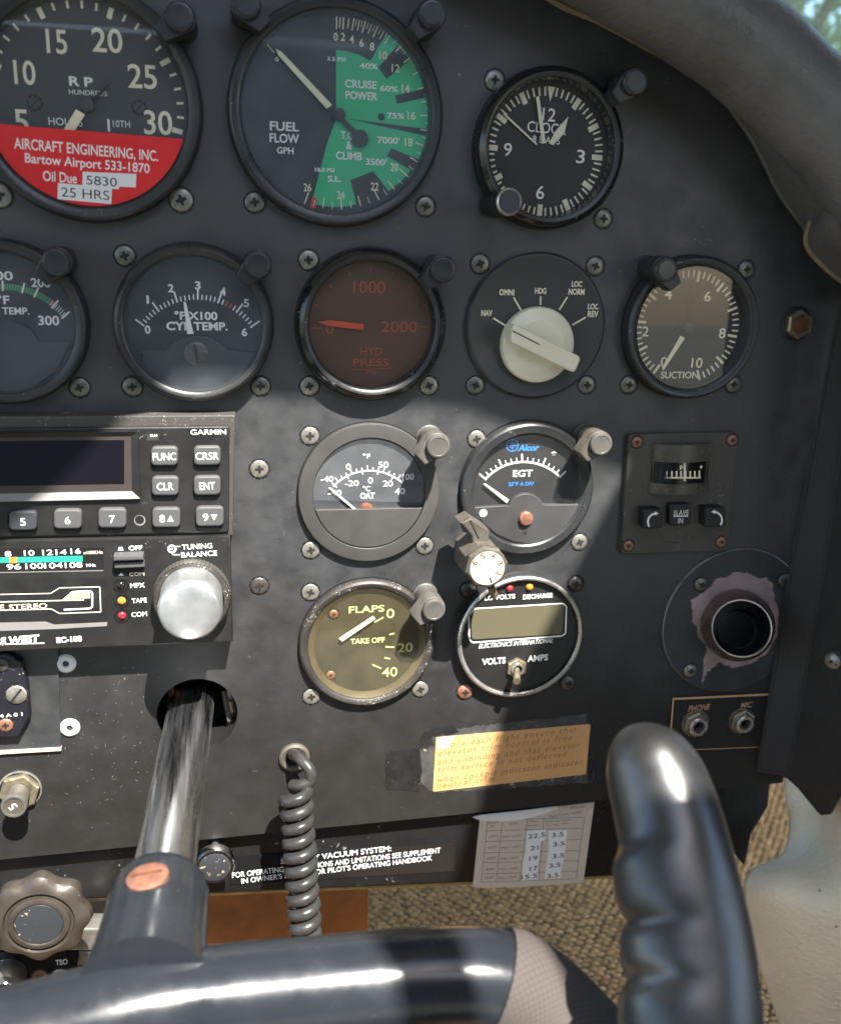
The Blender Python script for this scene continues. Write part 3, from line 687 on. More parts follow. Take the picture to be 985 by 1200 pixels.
# ---------------------------------------------------------------- suction
def suction():
    crop(710, 270, 3.582); c = (GX[4], GY[1]); r = small('suction_gauge', 'suction gauge with cream ticks from 0 to 10 and cream needle', c, 7)
    z = .9; cc = P(340, 408, z)
    def mk(b):
        for k in range(51):
            a = R_(235-k*(305/50)); big = k % 5 == 0; r1 = 23.2; r0 = r1-(4.4 if big else 2.9)
            b.line((cc.x+r0*math.cos(a), cc.y+r0*math.sin(a)), (cc.x+r1*math.cos(a), cc.y+r1*math.sin(a)), 1.05 if big else .7, z, 'lum')
        for s, x, y, w_ in (('2', 164, 424, 28), ('4', 260, 268, 32), ('6', 425, 277, 27), ('8', 486, 432, 28), ('10', 380, 556, 46), ('0', 242, 552, 27)): b.text(s, x, y, w_, 42, z, 'lum', .012)
        b.text('SUCTION', 307, 607, 156, 29, z, 'lum', .02)
    mm(r, 'markings', mk)
    def nd(b):
        b.prismpx([(312, 442), (330, 452), (240, 588), (234, 576)], 2, 2.4, 'lum'); b.lathe((cc.x, cc.y), [(2.1, .9), (2.1, 2.6), (1.2, 2.8)], 'dial_grey', 24, cap1=True)
        b.linepx((340, 408), (362, 335), 12, 2.1, 'dkline', 26); b.linepx((362, 335), (350, 280), 26, 2.15, 'dkline', 34); b.disc(P(348, 280, 2.2), 1.9, 2.2, 'dkline', 20)
    mm(r, 'needle', nd)
    glasspart(r, c, 24.9, 5.2); corners(r, c, ['tr', 'bl', 'br'])
suction()
# ---------------------------------------------------------------- outside air temperature
def oat():
    crop(330, 480, 4.925); c = (GX[2], GY[2]); r = root('air_temperature_gauge', (*c, 0), 'outside air temperature gauge with wide grey rim and half window', 'gauge')
    def bz(b):
        b.lathe(c, [(29.5, .02), (29, .05)], 'dkline', 96); b.lathe(c, [(29, 0), (29, 2.2), (28.6, 2.7), (28.1, 2.8), (23.4, 2.8), (23.2, 2.6)], 'bezel_grey', 96); b.lathe(c, [(23.2, 2.6), (22.9, .8)], 'black', 96)
    mm(r, 'bezel', bz); mm(r, 'dial', lambda b: b.disc(c, 23.1, .8, 'dial_grey', 72))
    z = .9; CX, CY = 508, 640
    def mk(b):
        n = 24; b.flatpx(arcpx(CX, CY, 292, 137, 49, n)+list(reversed(arcpx(CX, CY, 283, 137, 49, n))), z, 'white')
        for i in range(15):
            a = 135-i*(135-50)/14; tickpx(b, CX, CY, a, 268 if i % 3 == 0 else 287, 308 if i % 3 != 1 else 318, 7, z+.05, 'white')
        for s, x, y, w_, h in (('-40', 262, 400, 74, 34), ('0', 385, 330, 28, 36), ('50', 587, 318, 58, 36), ('100', 730, 388, 66, 36), ('°F', 490, 268, 44, 28), ('-40', 306, 481, 78, 34), ('-20', 405, 425, 80, 34), ('0', 512, 409, 28, 36), ('20', 612, 427, 58, 36), ('40', 682, 471, 58, 36), ('°C', 490, 456, 44, 32), ('OAT', 495, 497, 84, 36)): b.text(s, x, y, w_, h, z, 'white', .035 if s == 'OAT' else .012)
    mm(r, 'markings', mk)
    mm(r, 'needle', lambda b: b.prismpx([(270, 452), (284, 452), (428, 572), (412, 574)], 1.6, 2, 'white'))
    def cov(b):
        pts = [P(182, 582, 2.5), P(825, 570, 2.5)]; a0 = math.atan2(pts[1].y-c[1], pts[1].x-c[0]); a1 = math.atan2(pts[0].y-c[1], pts[0].x-c[0])
        a0 = a0-(2*math.pi if a0 > 0 else 0); a1 = a1-(2*math.pi if a1 > 0 else 0)
        b.prism([(c[0]+22.9*math.cos(a0+(a1-a0)*i/30), c[1]+22.9*math.sin(a0+(a1-a0)*i/30)) for i in range(31)], .9, 2.5, 'bezel_grey', .3)
    mm(r, 'lower_cover', cov)
    p = P(488, 580, 2); mm(r, 'pivot', lambda b: b.ball((p.x, p.y, .8), 3., 'rust', half=True, sq=.4))
    mm(r, 'glass', lambda b: b.flat([(c[0]+23*math.cos(R_(a)), c[1]+23*math.sin(R_(a))) for a in range(-11, 192, 7)], 2.2, 'glass_white'))
    corners(r, c, ['tl', 'bl', 'br'], 'screw_bright')
oat()
# ---------------------------------------------------------------- exhaust gas temperature
def egt():
    crop(520, 480, 4.925); c = (GX[3], GY[2]); r = small('exhaust_temperature_gauge', 'black EGT gauge with white arc, blue logo and small pink adjuster', c, 4.3, 'bezel', 23.6, chamf=1.5)
    z = .9; CX, CY = 460, 597
    def mk(b):
        b.flatpx(arcpx(CX, CY, 301, 139.5, 44, 24)+list(reversed(arcpx(CX, CY, 289, 139.5, 44, 24))), z, 'white')
        for i in range(17):
            a = 138.5-i*(138.5-45)/16; tickpx(b, CX, CY, a, 290, 342 if i % 4 == 0 else 322, 9 if i % 4 == 0 else 7, z+.05, 'white')
        b.text('EGT', 454, 368, 114, 40, z, 'white', .02); b.text('25°F A DIV', 445, 428, 148, 24, z, 'blue_ink', .03); b.text('*', 633, 255, 30, 30, z, 'white', .03)
        b.text('Alcor', 490, 220, 118, 38, z, 'blue_ink', .04, 0, .25)
        p = P(394, 207, z); k = SCL(394, 207, z)[0]; b.ring((p.x, p.y), 30*k, 36*k, z, 'blue_ink', 32); b.ring((p.x, p.y), 14*k, 17*k, z, 'blue_ink', 20); b.linepx((362, 207), (426, 207), 4, z, 'blue_ink'); b.linepx((394, 174), (394, 240), 4, z+.02, 'blue_ink')
    mm(r, 'markings', mk)
    mm(r, 'needle', lambda b: b.prismpx([(228, 430), (240, 427), (375, 520), (362, 540)], 2, 2.5, 'white'))
    mm(r, 'lower_cover', lambda b: b.prismpx([(170, 564), (352, 552)]+arcpx(475, 592, 108, 160, 25, 14)+[(602, 548), (782, 545), (770, 600), (735, 665), (680, 720), (600, 765), (500, 778), (400, 765), (300, 720), (225, 660), (185, 605)], 1, 3.2, 'cover_grey', .5))
    p = P(477, 632, 5); mm(r, 'adjuster', lambda b: b.lathe((p.x, p.y), [(3, 3.2), (3, 4.6), (2.6, 5.1), (1.5, 5.3)], 'screw_copper', 28, cap1=True))
    mm(r, 'cover_dots', lambda b: (b.disc(P(467, 712, 3.3), .9, 3.26, 'hole', 16), b.disc(P(227, 597, 3.3), 1.7, 3.26, 'white', 20)))
    glasspart(r, c, 23.8, 3.5); screw(r, pp(558, 514.5), 'screw_bright'); screw(r, pp(678.4, 635.3), 'screw_bright')
egt()
# ---------------------------------------------------------------- probe selector knob between EGT and volt meter
def probe():
    crop(520, 480, 4.925); h = 31.; f = P(250, 915, h); b0 = P(105, 800, 8)
    r = root('probe_selector_knob', (f.x, f.y, 0), 'khaki six sided selector knob with pale face numbered 1 to 6', 'knob')
    def body(b):
        b.lathe((f.x, f.y), [(6, 0), (6, 9), (8.8, 9.5), (9, 25), (8.4, 27)], 'khaki', 8, a0=.35)
    mm(r, 'body', body)
    def cap(b):
        b.lathe((f.x, f.y), [(8.3, 26.5), (8.8, 27.2), (8.8, 29.8), (8.0, 30.8), (7.0, 31)], 'khaki', 8, a0=.2); b.lathe((f.x, f.y), [(7.1, 30.9), (6.9, 31.15)], 'khaki', 40); b.disc((f.x, f.y), 7.0, 31.12, 'knob_face', 40)
        for s, x, y, ro in (('6', 178, 885, 1.1), ('5', 224, 846, .5), ('4', 285, 845, -.3), ('3', 324, 886, -1.), ('2', 317, 946, -1.9), ('1', 270, 985, -2.8)): b.text(s, x, y, 9 if s == '1' else 22, 34, 31.2, 'ink', 0, ro)
    mm(r, 'numbered_cap', cap)
    def tab(b):
        b.prism([P(x, y, 22)[:2] for x, y in ((95, 655), (152, 622), (265, 700), (255, 800), (165, 800), (160, 730))], 12, 22, 'khaki', .8); b.linepx((150, 640), (200, 745), 8, 22.05, 'dkline')
    mm(r, 'pointer_tab', tab)
    mm(r, 'stem', lambda b: b.tube([P(270, 1020, 24), P(290, 1075, 22)], 1.6, 'brass_nut', 12))
probe()
# ---------------------------------------------------------------- slave compass panel
def slave():
    crop(720, 490, 6.156); r = root('slaving_meter_panel', (149.5, -49, 0), 'square grey-brown plate with compass slaving meter and three small buttons', 'switch panel')
    mm(r, 'plate', lambda b: b.prism(rrect([P(x, y, 3) for x, y in ((100, 115), (895, 100), (815, 960), (45, 985))], 2.4), 0, 3, 'slave_plate', .6))
    def etch(b):
        b.polyline([(310, 815), (355, 885), (430, 900), (500, 885), (525, 820)], 6, 3.05, 'cover_dark'); b.text('W', 560, 858, 30, 28, 3.05, 'cover_dark')
    mm(r, 'engraving', etch)
    X0, X1 = P(275, 360, 6).x, P(705, 360, 6).x; xm = (X0+X1)/2; hw = (X1-X0)/2
    def hz(x): return 3+6.5*max(0, 1-((x-xm)/hw)**2)**.5*.9+.2
    yt, y1, y2, yb = P(490, 185, 6).y, P(490, 310, 6).y, P(490, 465, 6).y, P(490, 538, 6).y
    def strip(b, ya, yb_, dz, m, side=True):
        n = 24; vs = []; fs = []
        for i in range(n+1):
            x = X0+(X1-X0)*i/n; z = hz(x)+dz; vs += [(x, ya, 2.9), (x, ya, z), (x, yb_, z), (x, yb_, 2.9)]
        for i in range(n):
            for k in range(3): fs.append((4*i+k, 4*i+k+1, 4*i+5+k, 4*i+4+k))
        b.add(vs, fs, m)
    mm(r, 'meter_housing', lambda b: (strip(b, yt, y1, 0, 'slave_house'), strip(b, y2, yb, 0, 'slave_house')))
    mm(r, 'meter_dial', lambda b: strip(b, y1, y2, -1.2, 'black_gloss'))
    def marks(b):
        def bar(x, ya, yb_, wd, m='lum'):
            zz = hz(P(x, 400, 8).x)-1.05; a = P(x, ya, zz); c_ = P(x, yb_, zz); k = SCL(x, 400, zz)[0]*wd/2
            b.add([(a.x-k, a.y, zz), (a.x+k, a.y, zz), (c_.x+k, c_.y, zz), (c_.x-k, c_.y, zz)], [(0, 1, 2, 3)], m)
        for i in range(10): bar(312+i*33, 382 if i not in (0, 9) else 378, 430, 12)
        for i in range(20): bar(305+i*16, 425, 436, 18)
        bar(503, 322, 455, 16, 'cream')
        for s, x, y in (('-', 305, 355), ('+', 622, 352), ('o', 477, 355)): zz = hz(P(x, y, 8).x)-1.0; b.text(s, x, y, 20, 30 if s != '-' else 6, zz, 'lum', .03)
    mm(r, 'meter_markings', marks)
    for (x0, y0, x1, y1_, h, sym) in ((205, 660, 343, 800, 9, 'l'), (395, 622, 550, 775, 6.5, 's'), (650, 648, 798, 788, 9, 'r')):
        def bt(b):
            b.prism(rrect([P(x0, y0, h), P(x1, y0-4, h), P(x1, y1_-6, h), P(x0, y1_, h)], 1.0), 2.5, h, 'black', .5)
        def sy(b):
            z = h+.06
            if sym == 's':
                b.text('SLAVE', 478, 682, 108, 36, z, 'white'); b.text('IN', 473, 740, 34, 36, z, 'white'); b.linepx((422, 708), (528, 706), 8, z, 'white')
            else:
                cx, cy, R0 = (298, 748, 60) if sym == 'l' else (712, 736, 60)
                aa = (85, 215) if sym == 'l' else (95, -35)
                b.flatpx(arcpx(cx, cy, R0+7, *aa, 14)+list(reversed(arcpx(cx, cy, R0-7, *aa, 14))), z, 'white')
                s_ = 1 if sym == 'l' else -1; b.flatpx([(cx-s_*10, cy-R0-17), (cx+s_*18, cy-R0), (cx-s_*10, cy-R0+15)], z+.03, 'white')
        mm(mm(r, 'button', bt), 'symbol', sy)
    for (x, y) in ((158, 173), (845, 158), (97, 920), (765, 893)): screw(r, P(x, y, 3), 'screw_copper', None, 3, r=2.3, dome=.4)
slave()
# ---------------------------------------------------------------- flaps indicator
def flaps():
    crop(330, 660, 4.925); c = (GX[2]-.3, GY[3]); r = small('flap_indicator', 'olive brown flaps indicator with worn silver rim and pale needle', c, 3.6, 'bezel_worn', 25.2, 'dial_flap', edge='bezel_worn', chamf=1.4)
    z = .9
    def mk(b):
        for s, x, y, w_, h, bo in (('FLAPS', 490, 265, 205, 40, .02), ('0', 627, 290, 46, 54, .01), ('TAKE OFF', 496, 447, 198, 32, .035), ('20', 712, 487, 86, 52, .01), ('40', 623, 628, 88, 54, .01)): b.text(s, x, y, w_, h, z, 'lume_green', bo)
        for p, q in (((535, 340), (588, 312)), ((620, 412), (650, 405)), ((597, 482), (650, 485)), ((593, 545), (625, 552)), ((523, 585), (575, 608))): b.linepx(p, q, 9, z, 'lume_green')
    mm(r, 'markings', mk)
    mm(r, 'needle', lambda b: b.prismpx([(330, 436), (528, 306), (541, 322), (350, 452)], 2.2, 2.8, 'cream'))
    mm(r, 'rim_ring', lambda b: b.lathe(c, [(25.2, 2.4), (24, 1.6), (22.6, 1.0)], 'flap_rim', 72))
    for x, y in ((300, 293), (283, 645)): screw(r, P(x, y, 1), 'screw_copper', None, .9, name='dial_screw', r=1.9, dome=.6)
    glasspart(r, c, 25.4, 2.95, 'glass_flap'); corners(r, c, ['tl', 'bl', 'br'], 'screw_bright')
flaps()
# ---------------------------------------------------------------- volt and amp meter
def volts():
    crop(510, 660, 4.925); c = (GX[3]-.1, GY[3]); r = root('volt_amp_meter', (*c, 0), 'digital volt and amp meter with silver ring, blank LCD and toggle', 'meter')
    def bz(b):
        b.lathe(c, [(29.5, 0), (29.5, .3), (29, .4), (29, 4.2), (28.4, 5)], 'bezel', 96); b.lathe(c, [(28.4, 5), (27.6, 5.5), (26.8, 5.3), (26.4, 4.6)], 'silver', 96); b.lathe(c, [(26.4, 4.6), (26.2, 3)], 'black', 96)
    mm(r, 'bezel', bz); mm(r, 'dial', lambda b: b.disc(c, 26.3, 3, 'radio_face', 72))
    z = 3.08
    mm(r, 'display', lambda b: b.flat(rrect([P(x, y, z) for x, y in ((205, 268), (740, 238), (732, 408), (210, 440))], 1.6), z, 'lcd'))
    def mk(b):
        b.polyline([(230, 262), (735, 232), (755, 250), (750, 405), (728, 420), (215, 458), (195, 440), (192, 300)], 8, z, 'white', True)
        for s, x, y, w_, h, bo, it in (('LO VOLTS', 372, 196, 175, 27, .03, 0), ('DISCHARGE', 590, 190, 170, 28, .03, 0), ('ELECTRONICS INTERNATIONAL', 468, 462, 425, 26, .015, .3), ('VOLTS', 337, 565, 135, 37, .03, 0), ('AMPS', 590, 547, 118, 37, .03, 0)): b.text(s, x, y, w_, h, z, 'white', bo, .02, it)
    mm(r, 'markings', mk)
    for x, y, m in ((430, 147, 'ledred'), (545, 140, 'amber')):
        p = P(x, y, 4); mm(r, 'warning_lamp', lambda b: b.ball((p.x, p.y, 3), 1.7, m, half=True))
    p2 = P(470, 608, 4.5)
    def tg(b):
        p = p2; b.lathe((p.x, p.y), [(4.8, 3), (4.8, 4.6), (4.2, 5), (2.8, 5)], 'brass_nut', 6, a0=.5); b.lathe((p.x, p.y), [(2.9, 4.9), (2.8, 6), (2.0, 6), (2.0, 4)], 'silver', 24)
    mm(mm(r, 'toggle_switch', tg), 'lever', lambda b: b.tube([(p2.x, p2.y, 4), P(470, 640, 9), P(469, 682, 14)], [1.2, 1.4, 1.7], 'brass_nut', 14))
    for p, m in (((548.6, 690.9), 'screw_dark'), ((674, 684), 'screw_dark'), ((544.5, 810.3), 'screw_copper'), ((664.7, 800), 'screw_dark')): screw(r, pp(*p), m, dome=1.3)
volts()
# ---------------------------------------------------------------- air vent
def ragged(pts, amp, step=14):
    out = []
    for i in range(len(pts)):
        a, b = Vector(pts[i]), Vector(pts[(i+1) % len(pts)]); n = max(1, int((b-a).length/step))
        for k in range(n): out.append(a+(b-a)*k/n+Vector((random.uniform(-amp, amp), random.uniform(-amp, amp))))
    return out
def vent():
    crop(760, 630, 4.378); c = (184, -111.2)
    p = P(456, 452, 9); axv = (Vector((0, 0, 1))+(CAM-p).normalized()*2.2).normalized(); bc = p-axv*((9-1.6)/axv.z)
    bore = [(bc.x+14.2*math.cos(2*math.pi*i/48), bc.y+14.2*math.sin(2*math.pi*i/48)) for i in range(48)]
    def holed(b, outer, hole_, z, m):
        o3 = [Vector((q[0], q[1], 0)) for q in outer]; h3_ = [Vector((q[0], q[1], 0)) for q in reversed(hole_)]
        b.add([(v.x, v.y, z) for v in o3+h3_], [tuple(t) for t in tessellate_polygon([o3, h3_])], m)
    r = root('air_vent', (*c, 0), 'round black air vent flange with peeled paint around its metal outlet', 'air vent')
    mm(r, 'flange', lambda b: (b.lathe(c, [(35.3, 0), (35.3, 1.2), (34.9, 1.6)], 'edge_wear', 96), holed(b, [(c[0]+34.9*math.cos(2*math.pi*i/96), c[1]+34.9*math.sin(2*math.pi*i/96)) for i in range(96)], bore, 1.6, 'vent_black')))
    def peel(b):
        pts = [(215, 325), (262, 292), (310, 255), (340, 215), (395, 200), (440, 177), (500, 183), (560, 205), (605, 208), (632, 235), (640, 300), (665, 390), (655, 500), (610, 590), (520, 650), (430, 668), (360, 640), (300, 690), (270, 752), (275, 690), (285, 610), (295, 560), (245, 500), (250, 465), (215, 430), (225, 380)]
        holed(b, [P(q[0], q[1], 1.66) for q in ragged(pts, 5, 12)], bore, 1.66, 'vent_bare')
    mm(r, 'peeled_paint', peel)
    p = P(456, 452, 9); axv = (Vector((0, 0, 1))+(CAM-p).normalized()*2.2).normalized(); fr = axv.to_track_quat('Z', 'Y').to_matrix()
    ot = mm(r, 'outlet_tube', lambda b: (b.lathe(p, [(14.2, -11), (16.2, -5), (16.4, -1), (15.6, 3), (14.2, 6.5), (13.0, 9)], 'vent_tube', 72, frame=fr), b.lathe(p, [(12.1, 9.2), (11.8, -3), (11.5, -22)], 'black_gloss', 60, frame=fr), b.lathe(p, [(11.5, -22), (.5, -22.2)], 'hole', 40, frame=fr)))
    mm(ot, 'lip', lambda b: b.lathe(p, [(13.0, 9), (12.9, 9.8), (12.3, 9.9), (12.05, 9)], 'vent_lip', 72, frame=fr))
    mm(ot, 'inner_flap', lambda b: b.lathe(p+Vector((1, -3, 0)), [(9.5, -7), (8.6, -6.2), (8, -7)], 'bezel', 40, frame=fr))
    for x, y, m in ((268, 240, 'screw_nickel'), (212, 684, 'screw_bright'), (695, 222, 'screw_dark')): screw(r, P(x, y, 2), m, None, 1.6, dome=1.1, r=3.2)
vent()
# ---------------------------------------------------------------- headset jack plate
def jacks():
    crop(760, 630, 4.378); r = root('headset_jack_plate', (170, -165, 0), 'black plate with gold border holding two round headset jacks', 'jack plate')
    q = [P(x, y, 1) for x, y in ((125, 824), (640, 800), (640, 1074), (103, 1094))]
    mm(r, 'plate', lambda b: b.prism(q, 0, 1, 'black'))
    def mk(b):
        b.linepx((122, 828), (640, 803), 11, 1.06, 'gold'); b.linepx((125, 824), (103, 1094), 8, 1.08, 'gold'); b.linepx((103, 1093), (640, 1072), 4, 1.06, 'gold')
        b.text('PHONE', 258, 873, 106, 30, 1.06, 'gold', .01, .03, .2); b.text('MIC', 500, 858, 56, 28, 1.06, 'gold', .01, .03, .2)
    mm(r, 'markings', mk)
    for x, y, s in ((250, 967, 1.), (487, 953, .95)):
        p = P(x, y, 4); cc = (p.x, p.y)
        def jk(b):
            b.lathe(cc, [(6.6*s, 1), (6.6*s, 3), (5.9*s, 3.5), (4.9*s, 3.5)], 'brass_nut', 6, a0=.4); b.lathe(cc, [(6.8*s, .95), (6.8*s, 1.5), (6, 1.55)], 'brass_nut', 32)
        def br(b):
            b.lathe(cc, [(4.7*s, 3.3), (4.7*s, 5.2), (4.2*s, 5.6), (3.0*s, 5.6), (2.8*s, 5)], 'silver', 32); b.lathe(cc, [(2.8*s, 5), (2.7*s, 1.2)], 'brass_nut', 24); b.disc(cc, 2.75*s, 1.3, 'hole', 24)
        j = mm(r, 'jack', br); mm(j, 'nut', jk)
jacks()
# ================================================================== RADIO STACK
def transponder():
    crop(0, 470, 3.397); r = root('transponder', (-100, -48, 0), 'black transponder with dark display and grey keys', 'radio'); D = 11.
    def hs(b): b.prism([P(-260, 62, 9), P(937, 55, 9), P(930, 535, 9), P(-260, 560, 9)], 0, 9, 'radio_dusty', .6)
    mm(r, 'housing', hs)
    def face(b):
        o = rrect([P(-250, 112, D), P(915, 100, D), P(912, 522, D), P(-250, 548, D)], 1.2); b.prism(o, 8.9, D, 'radio_face', .5)
    mm(r, 'face', face)
    z = D+.06
    def fr(b):
        i0 = [P(-250, 150, D-.1), P(522, 138, D-.1), P(526, 358, D-.1), P(-250, 372, D-.1)]; o0 = [P(-250, 128, D), P(552, 118, D), P(560, 384, D), P(-250, 402, D)]
        def quad(a, c_, d, e, m): b.add([(*a[:2], D+1.6), (*c_[:2], D+1.6), (*d[:2], D+.2), (*e[:2], D+.2)], [(0, 1, 2, 3)], m)
        quad(o0[0], o0[1], i0[1], i0[0], 'radio_face'); quad(o0[1], o0[2], i0[2], i0[1], 'radio_face'); quad(o0[2], o0[3], i0[3], i0[2], 'radio_bevel')  # lower bevel painted pale as if catching the sun
        for a, c_ in ((o0[0], o0[1]), (o0[1], o0[2]), (o0[2], o0[3])): b.add([(*a[:2], D+1.6), (*c_[:2], D+1.6), (*c_[:2], D-.1), (*a[:2], D-.1)], [(0, 1, 2, 3)], 'radio_face')
        b.flat(i0, D+.2, 'screen_frame')
    mm(r, 'display_frame', fr)
    mm(r, 'display', lambda b: b.flatpx([(-250, 162), (495, 155), (495, 330), (-250, 342)], D+.26, 'screen'))
    def mk(b): b.text('GARMIN', 830, 123, 142, 21, z, 'white', .012); b.flatpx([(583, 130), (634, 127), (634, 158), (583, 160)], z, 'recess'); b.flatpx([(588, 134), (629, 131), (629, 154), (588, 156)], z+.03, 'cover_grey'); b.text('SLN', 612, 137, 28, 10, z+.06, 'cream', .03)
    mm(r, 'markings', mk)
    def hl(b): b.disc(P(557, 475, z), 2.1, z, 'radio_bevel', 24); b.disc(P(556, 473, z), 1.7, z+.03, 'hole', 24)
    mm(r, 'screw_hole', hl)
    for s, x, y, w_ in (('FUNC', 655, 220, 92), ('CRSR', 825, 218, 92), ('CLR', 658, 339, 66), ('ENT', 825, 337, 62), ('5', 92, 477, 22), ('6', 270, 471, 22), ('7', 447, 467, 22), ('8', 662, 465, 0), ('9', 835, 460, 0), ('4', -90, 482, 22)):
        def key(b):
            hw, hh = (56, 39) if y > 400 else (54, 38); zt = D+2.2
            b.prism(rrect([P(x-hw-6, y-hh-5, D), P(x+hw+5, y-hh-6, D), P(x+hw+5, y+hh+5, D), P(x-hw-6, y+hh+6, D)], 1.8), D-.5, D+.12, 'hole')
            b.prism(rrect([P(x-hw, y-hh, zt), P(x+hw, y-hh-1, zt), P(x+hw, y+hh-1, zt), P(x-hw, y+hh, zt)], 2.0), D, zt, 'button_dark' if s == '5' else 'button_grey', .7)  # one key gets a darker grey, painted as if in shade
        def legend(b):
            zt = D+2.2
            if w_: b.text(s, x, y+(4 if y > 400 else 1), w_, 30, zt+.06, 'white', .008)
            else:
                b.text(s, x-16, y+3, 22, 30, zt+.06, 'white', .008)
                d = 1 if s == '8' else -1; b.flatpx([(x+4, y+3+d*12), (x+30, y+3+d*12), (x+17, y+3-d*12)], zt+.06, 'white')
        mm(mm(r, 'key', key), 'legend', legend)
transponder()
def stereo():
    crop(0, 610, 3.397); r = root('stereo_radio', (-100, -90, 0), 'black cassette stereo with green tuning scale and silver knob', 'radio'); D = 12.; z = D+.06
    mm(r, 'face', lambda b: b.prism([P(-260, 85, D), P(918, 60, D), P(928, 482, D), P(-260, 535, D)], 0, D, 'radio_face', .6))
    def scale(b):
        b.flatpx([(-250, 118), (412, 106), (414, 200), (-250, 215)], z, 'black_gloss'); b.flatpx([(-250, 152), (330, 140), (330, 164), (-250, 172)], z+.05, 'stereo_green'); b.flatpx([(38, 146), (68, 145), (68, 169), (38, 170)], z+.1, 'orange')
        b.linepx((-250, 212), (412, 199), 4, z+.04, 'radio_bevel')
        for s, x, y, w_ in (('8', 33, 133, 26), ('10', 117, 129, 42), ('12', 190, 127, 42), ('14', 244, 126, 44), ('16', 302, 122, 42), ('96', 56, 184, 58), ('100', 138, 181, 72), ('104', 214, 179, 74), ('108', 294, 177, 70)): b.text(s, x, y, w_, 22, z+.06, 'white', .012)
        b.text('x100KHz', 371, 127, 78, 13, z+.06, 'cream', .01); b.text('MHz', 363, 178, 38, 12, z+.06, 'white', .03)
    mm(r, 'tuning_scale', scale)
    def door(b):
        b.flatpx([(-250, 240), (424, 228), (428, 402), (-250, 425)], z, 'black'); b.flatpx([(-250, 412), (182, 402), (218, 414), (428, 404), (426, 420), (220, 432), (-250, 448)], z+.05, 'radio_bevel')
        b.polyline([(-250, 300), (202, 290), (238, 268), (398, 264), (402, 364), (238, 370), (205, 352), (-250, 364)], 4, z+.06, 'cream'); b.polyline([(-250, 330), (335, 316)], 5, z+.07, 'cream')
        b.polyline([(252, 317), (290, 284), (352, 280), (366, 284), (368, 290), (368, 342), (360, 350), (255, 355)], 7, z+.08, 'white')
        for i in range(7): b.linepx((292-i*5, 286+i*4.2), (360, 283+i*4.2), 2, z+.06, 'cream')
        b.text('STEREO', 113, 342, 152, 21, z+.08, 'cream', .01); b.text('E', 8, 345, 20, 20, z+.08, 'cream', .01); b.text('CASSETT', -90, 348, 150, 20, z+.08, 'cream', .01)
    mm(r, 'cassette_door', door)
    def mk(b):
        b.text("S WEST", 80, 475, 154, 32, z, 'white', .05, .03, .15); b.linepx((-250, 500), (178, 488), 5, z, 'white'); b.text('EC-188', 276, 473, 102, 23, z, 'white', .05, .02)
        b.flatpx([(470, 120), (492, 119), (488, 105), (474, 106)], z, 'white'); b.text('OFF', 540, 109, 54, 19, z, 'white', .03); b.flatpx([(472, 220), (494, 219), (483, 208)], z, 'white'); b.text('COM', 545, 213, 60, 14, z, 'cream', .02)
        for s, x, y, w_ in (('MPX', 548, 258, 58), ('TAPE', 555, 318, 60), ('COM', 555, 373, 62), ('TUNING', 785, 103, 120), ('BALANCE', 793, 133, 142)): b.text(s, x, y, w_, 19 if w_ < 100 else 21, z, 'white', .012, .02)
        p = P(685, 113, z); k = SCL(685, 113, z)[0]; b.ring((p.x, p.y), 11*k, 18*k, z, 'white', 28); b.disc((p.x, p.y), 5*k, z, 'white', 20); b.linepx((700, 103), (718, 103), 4, z+.02, 'white'); b.polyline([(686, 130), (690, 136), (716, 136)], 4, z, 'white')
    mm(r, 'markings', mk)
    def sw(b):
        b.flatpx([(448, 128), (582, 122), (586, 205), (446, 212)], z, 'hole'); b.prismpx([(452, 142), (570, 138), (572, 158), (452, 163)], D, D+5, 'button_grey', .6); b.prismpx([(456, 170), (574, 165), (576, 186), (456, 192)], D, D+3.2, 'button_grey', .5)
    mm(r, 'push_switch', sw)
    for x, y, m in ((482, 258, 'hole'), (485, 319, 'amber'), (487, 378, 'ledred')):
        p = P(x, y, D)
        def led(b):
            b.lathe((p.x, p.y), [(2.9, D), (2.9, D+.25), (2.3, D+.3)], 'black_gloss', 28); b.disc((p.x, p.y), 2.4, D+.1, 'hole', 24)
            b.ball((p.x, p.y, D), 1.6, 'black_gloss' if m == 'hole' else m, half=True, sq=.7)
        mm(r, 'indicator_lamp', led)
    def hole_(b): b.disc(P(585, 403, z), 1.8, z, 'hole', 20)
    mm(r, 'screw_hole', hole_)
    h = 36.; f = P(757, 365, h); cc = (f.x, f.y)
    def ring(b):
        n = 120; f2 = P(764, 316, D+6); cc = (f2.x, f2.y); b.lathe(cc, [(14.6, D), (14.6, D+5.5)], 'knurl', n, lobes=lambda a, k: 1+.018*(round(a/(2*math.pi/n)) % 2)); b.lathe(cc, [(14.6, D+5.5), (14.0, D+6.4), (12.2, D+6.6)], 'bezel_worn', 72)
    mm(r, 'tuning_ring', ring)
    mm(r, 'knob', lambda b: (b.lathe(cc, [(11.6, D+5), (11.8, 33), (11.5, 34.6), (10.8, 35.4)], 'knob_alu', 72), b.lathe(cc, [(10.8, 35.4), (9.6, 36), (4, 36.05)], 'knob_alu', 72, cap1=True)))
stereo()
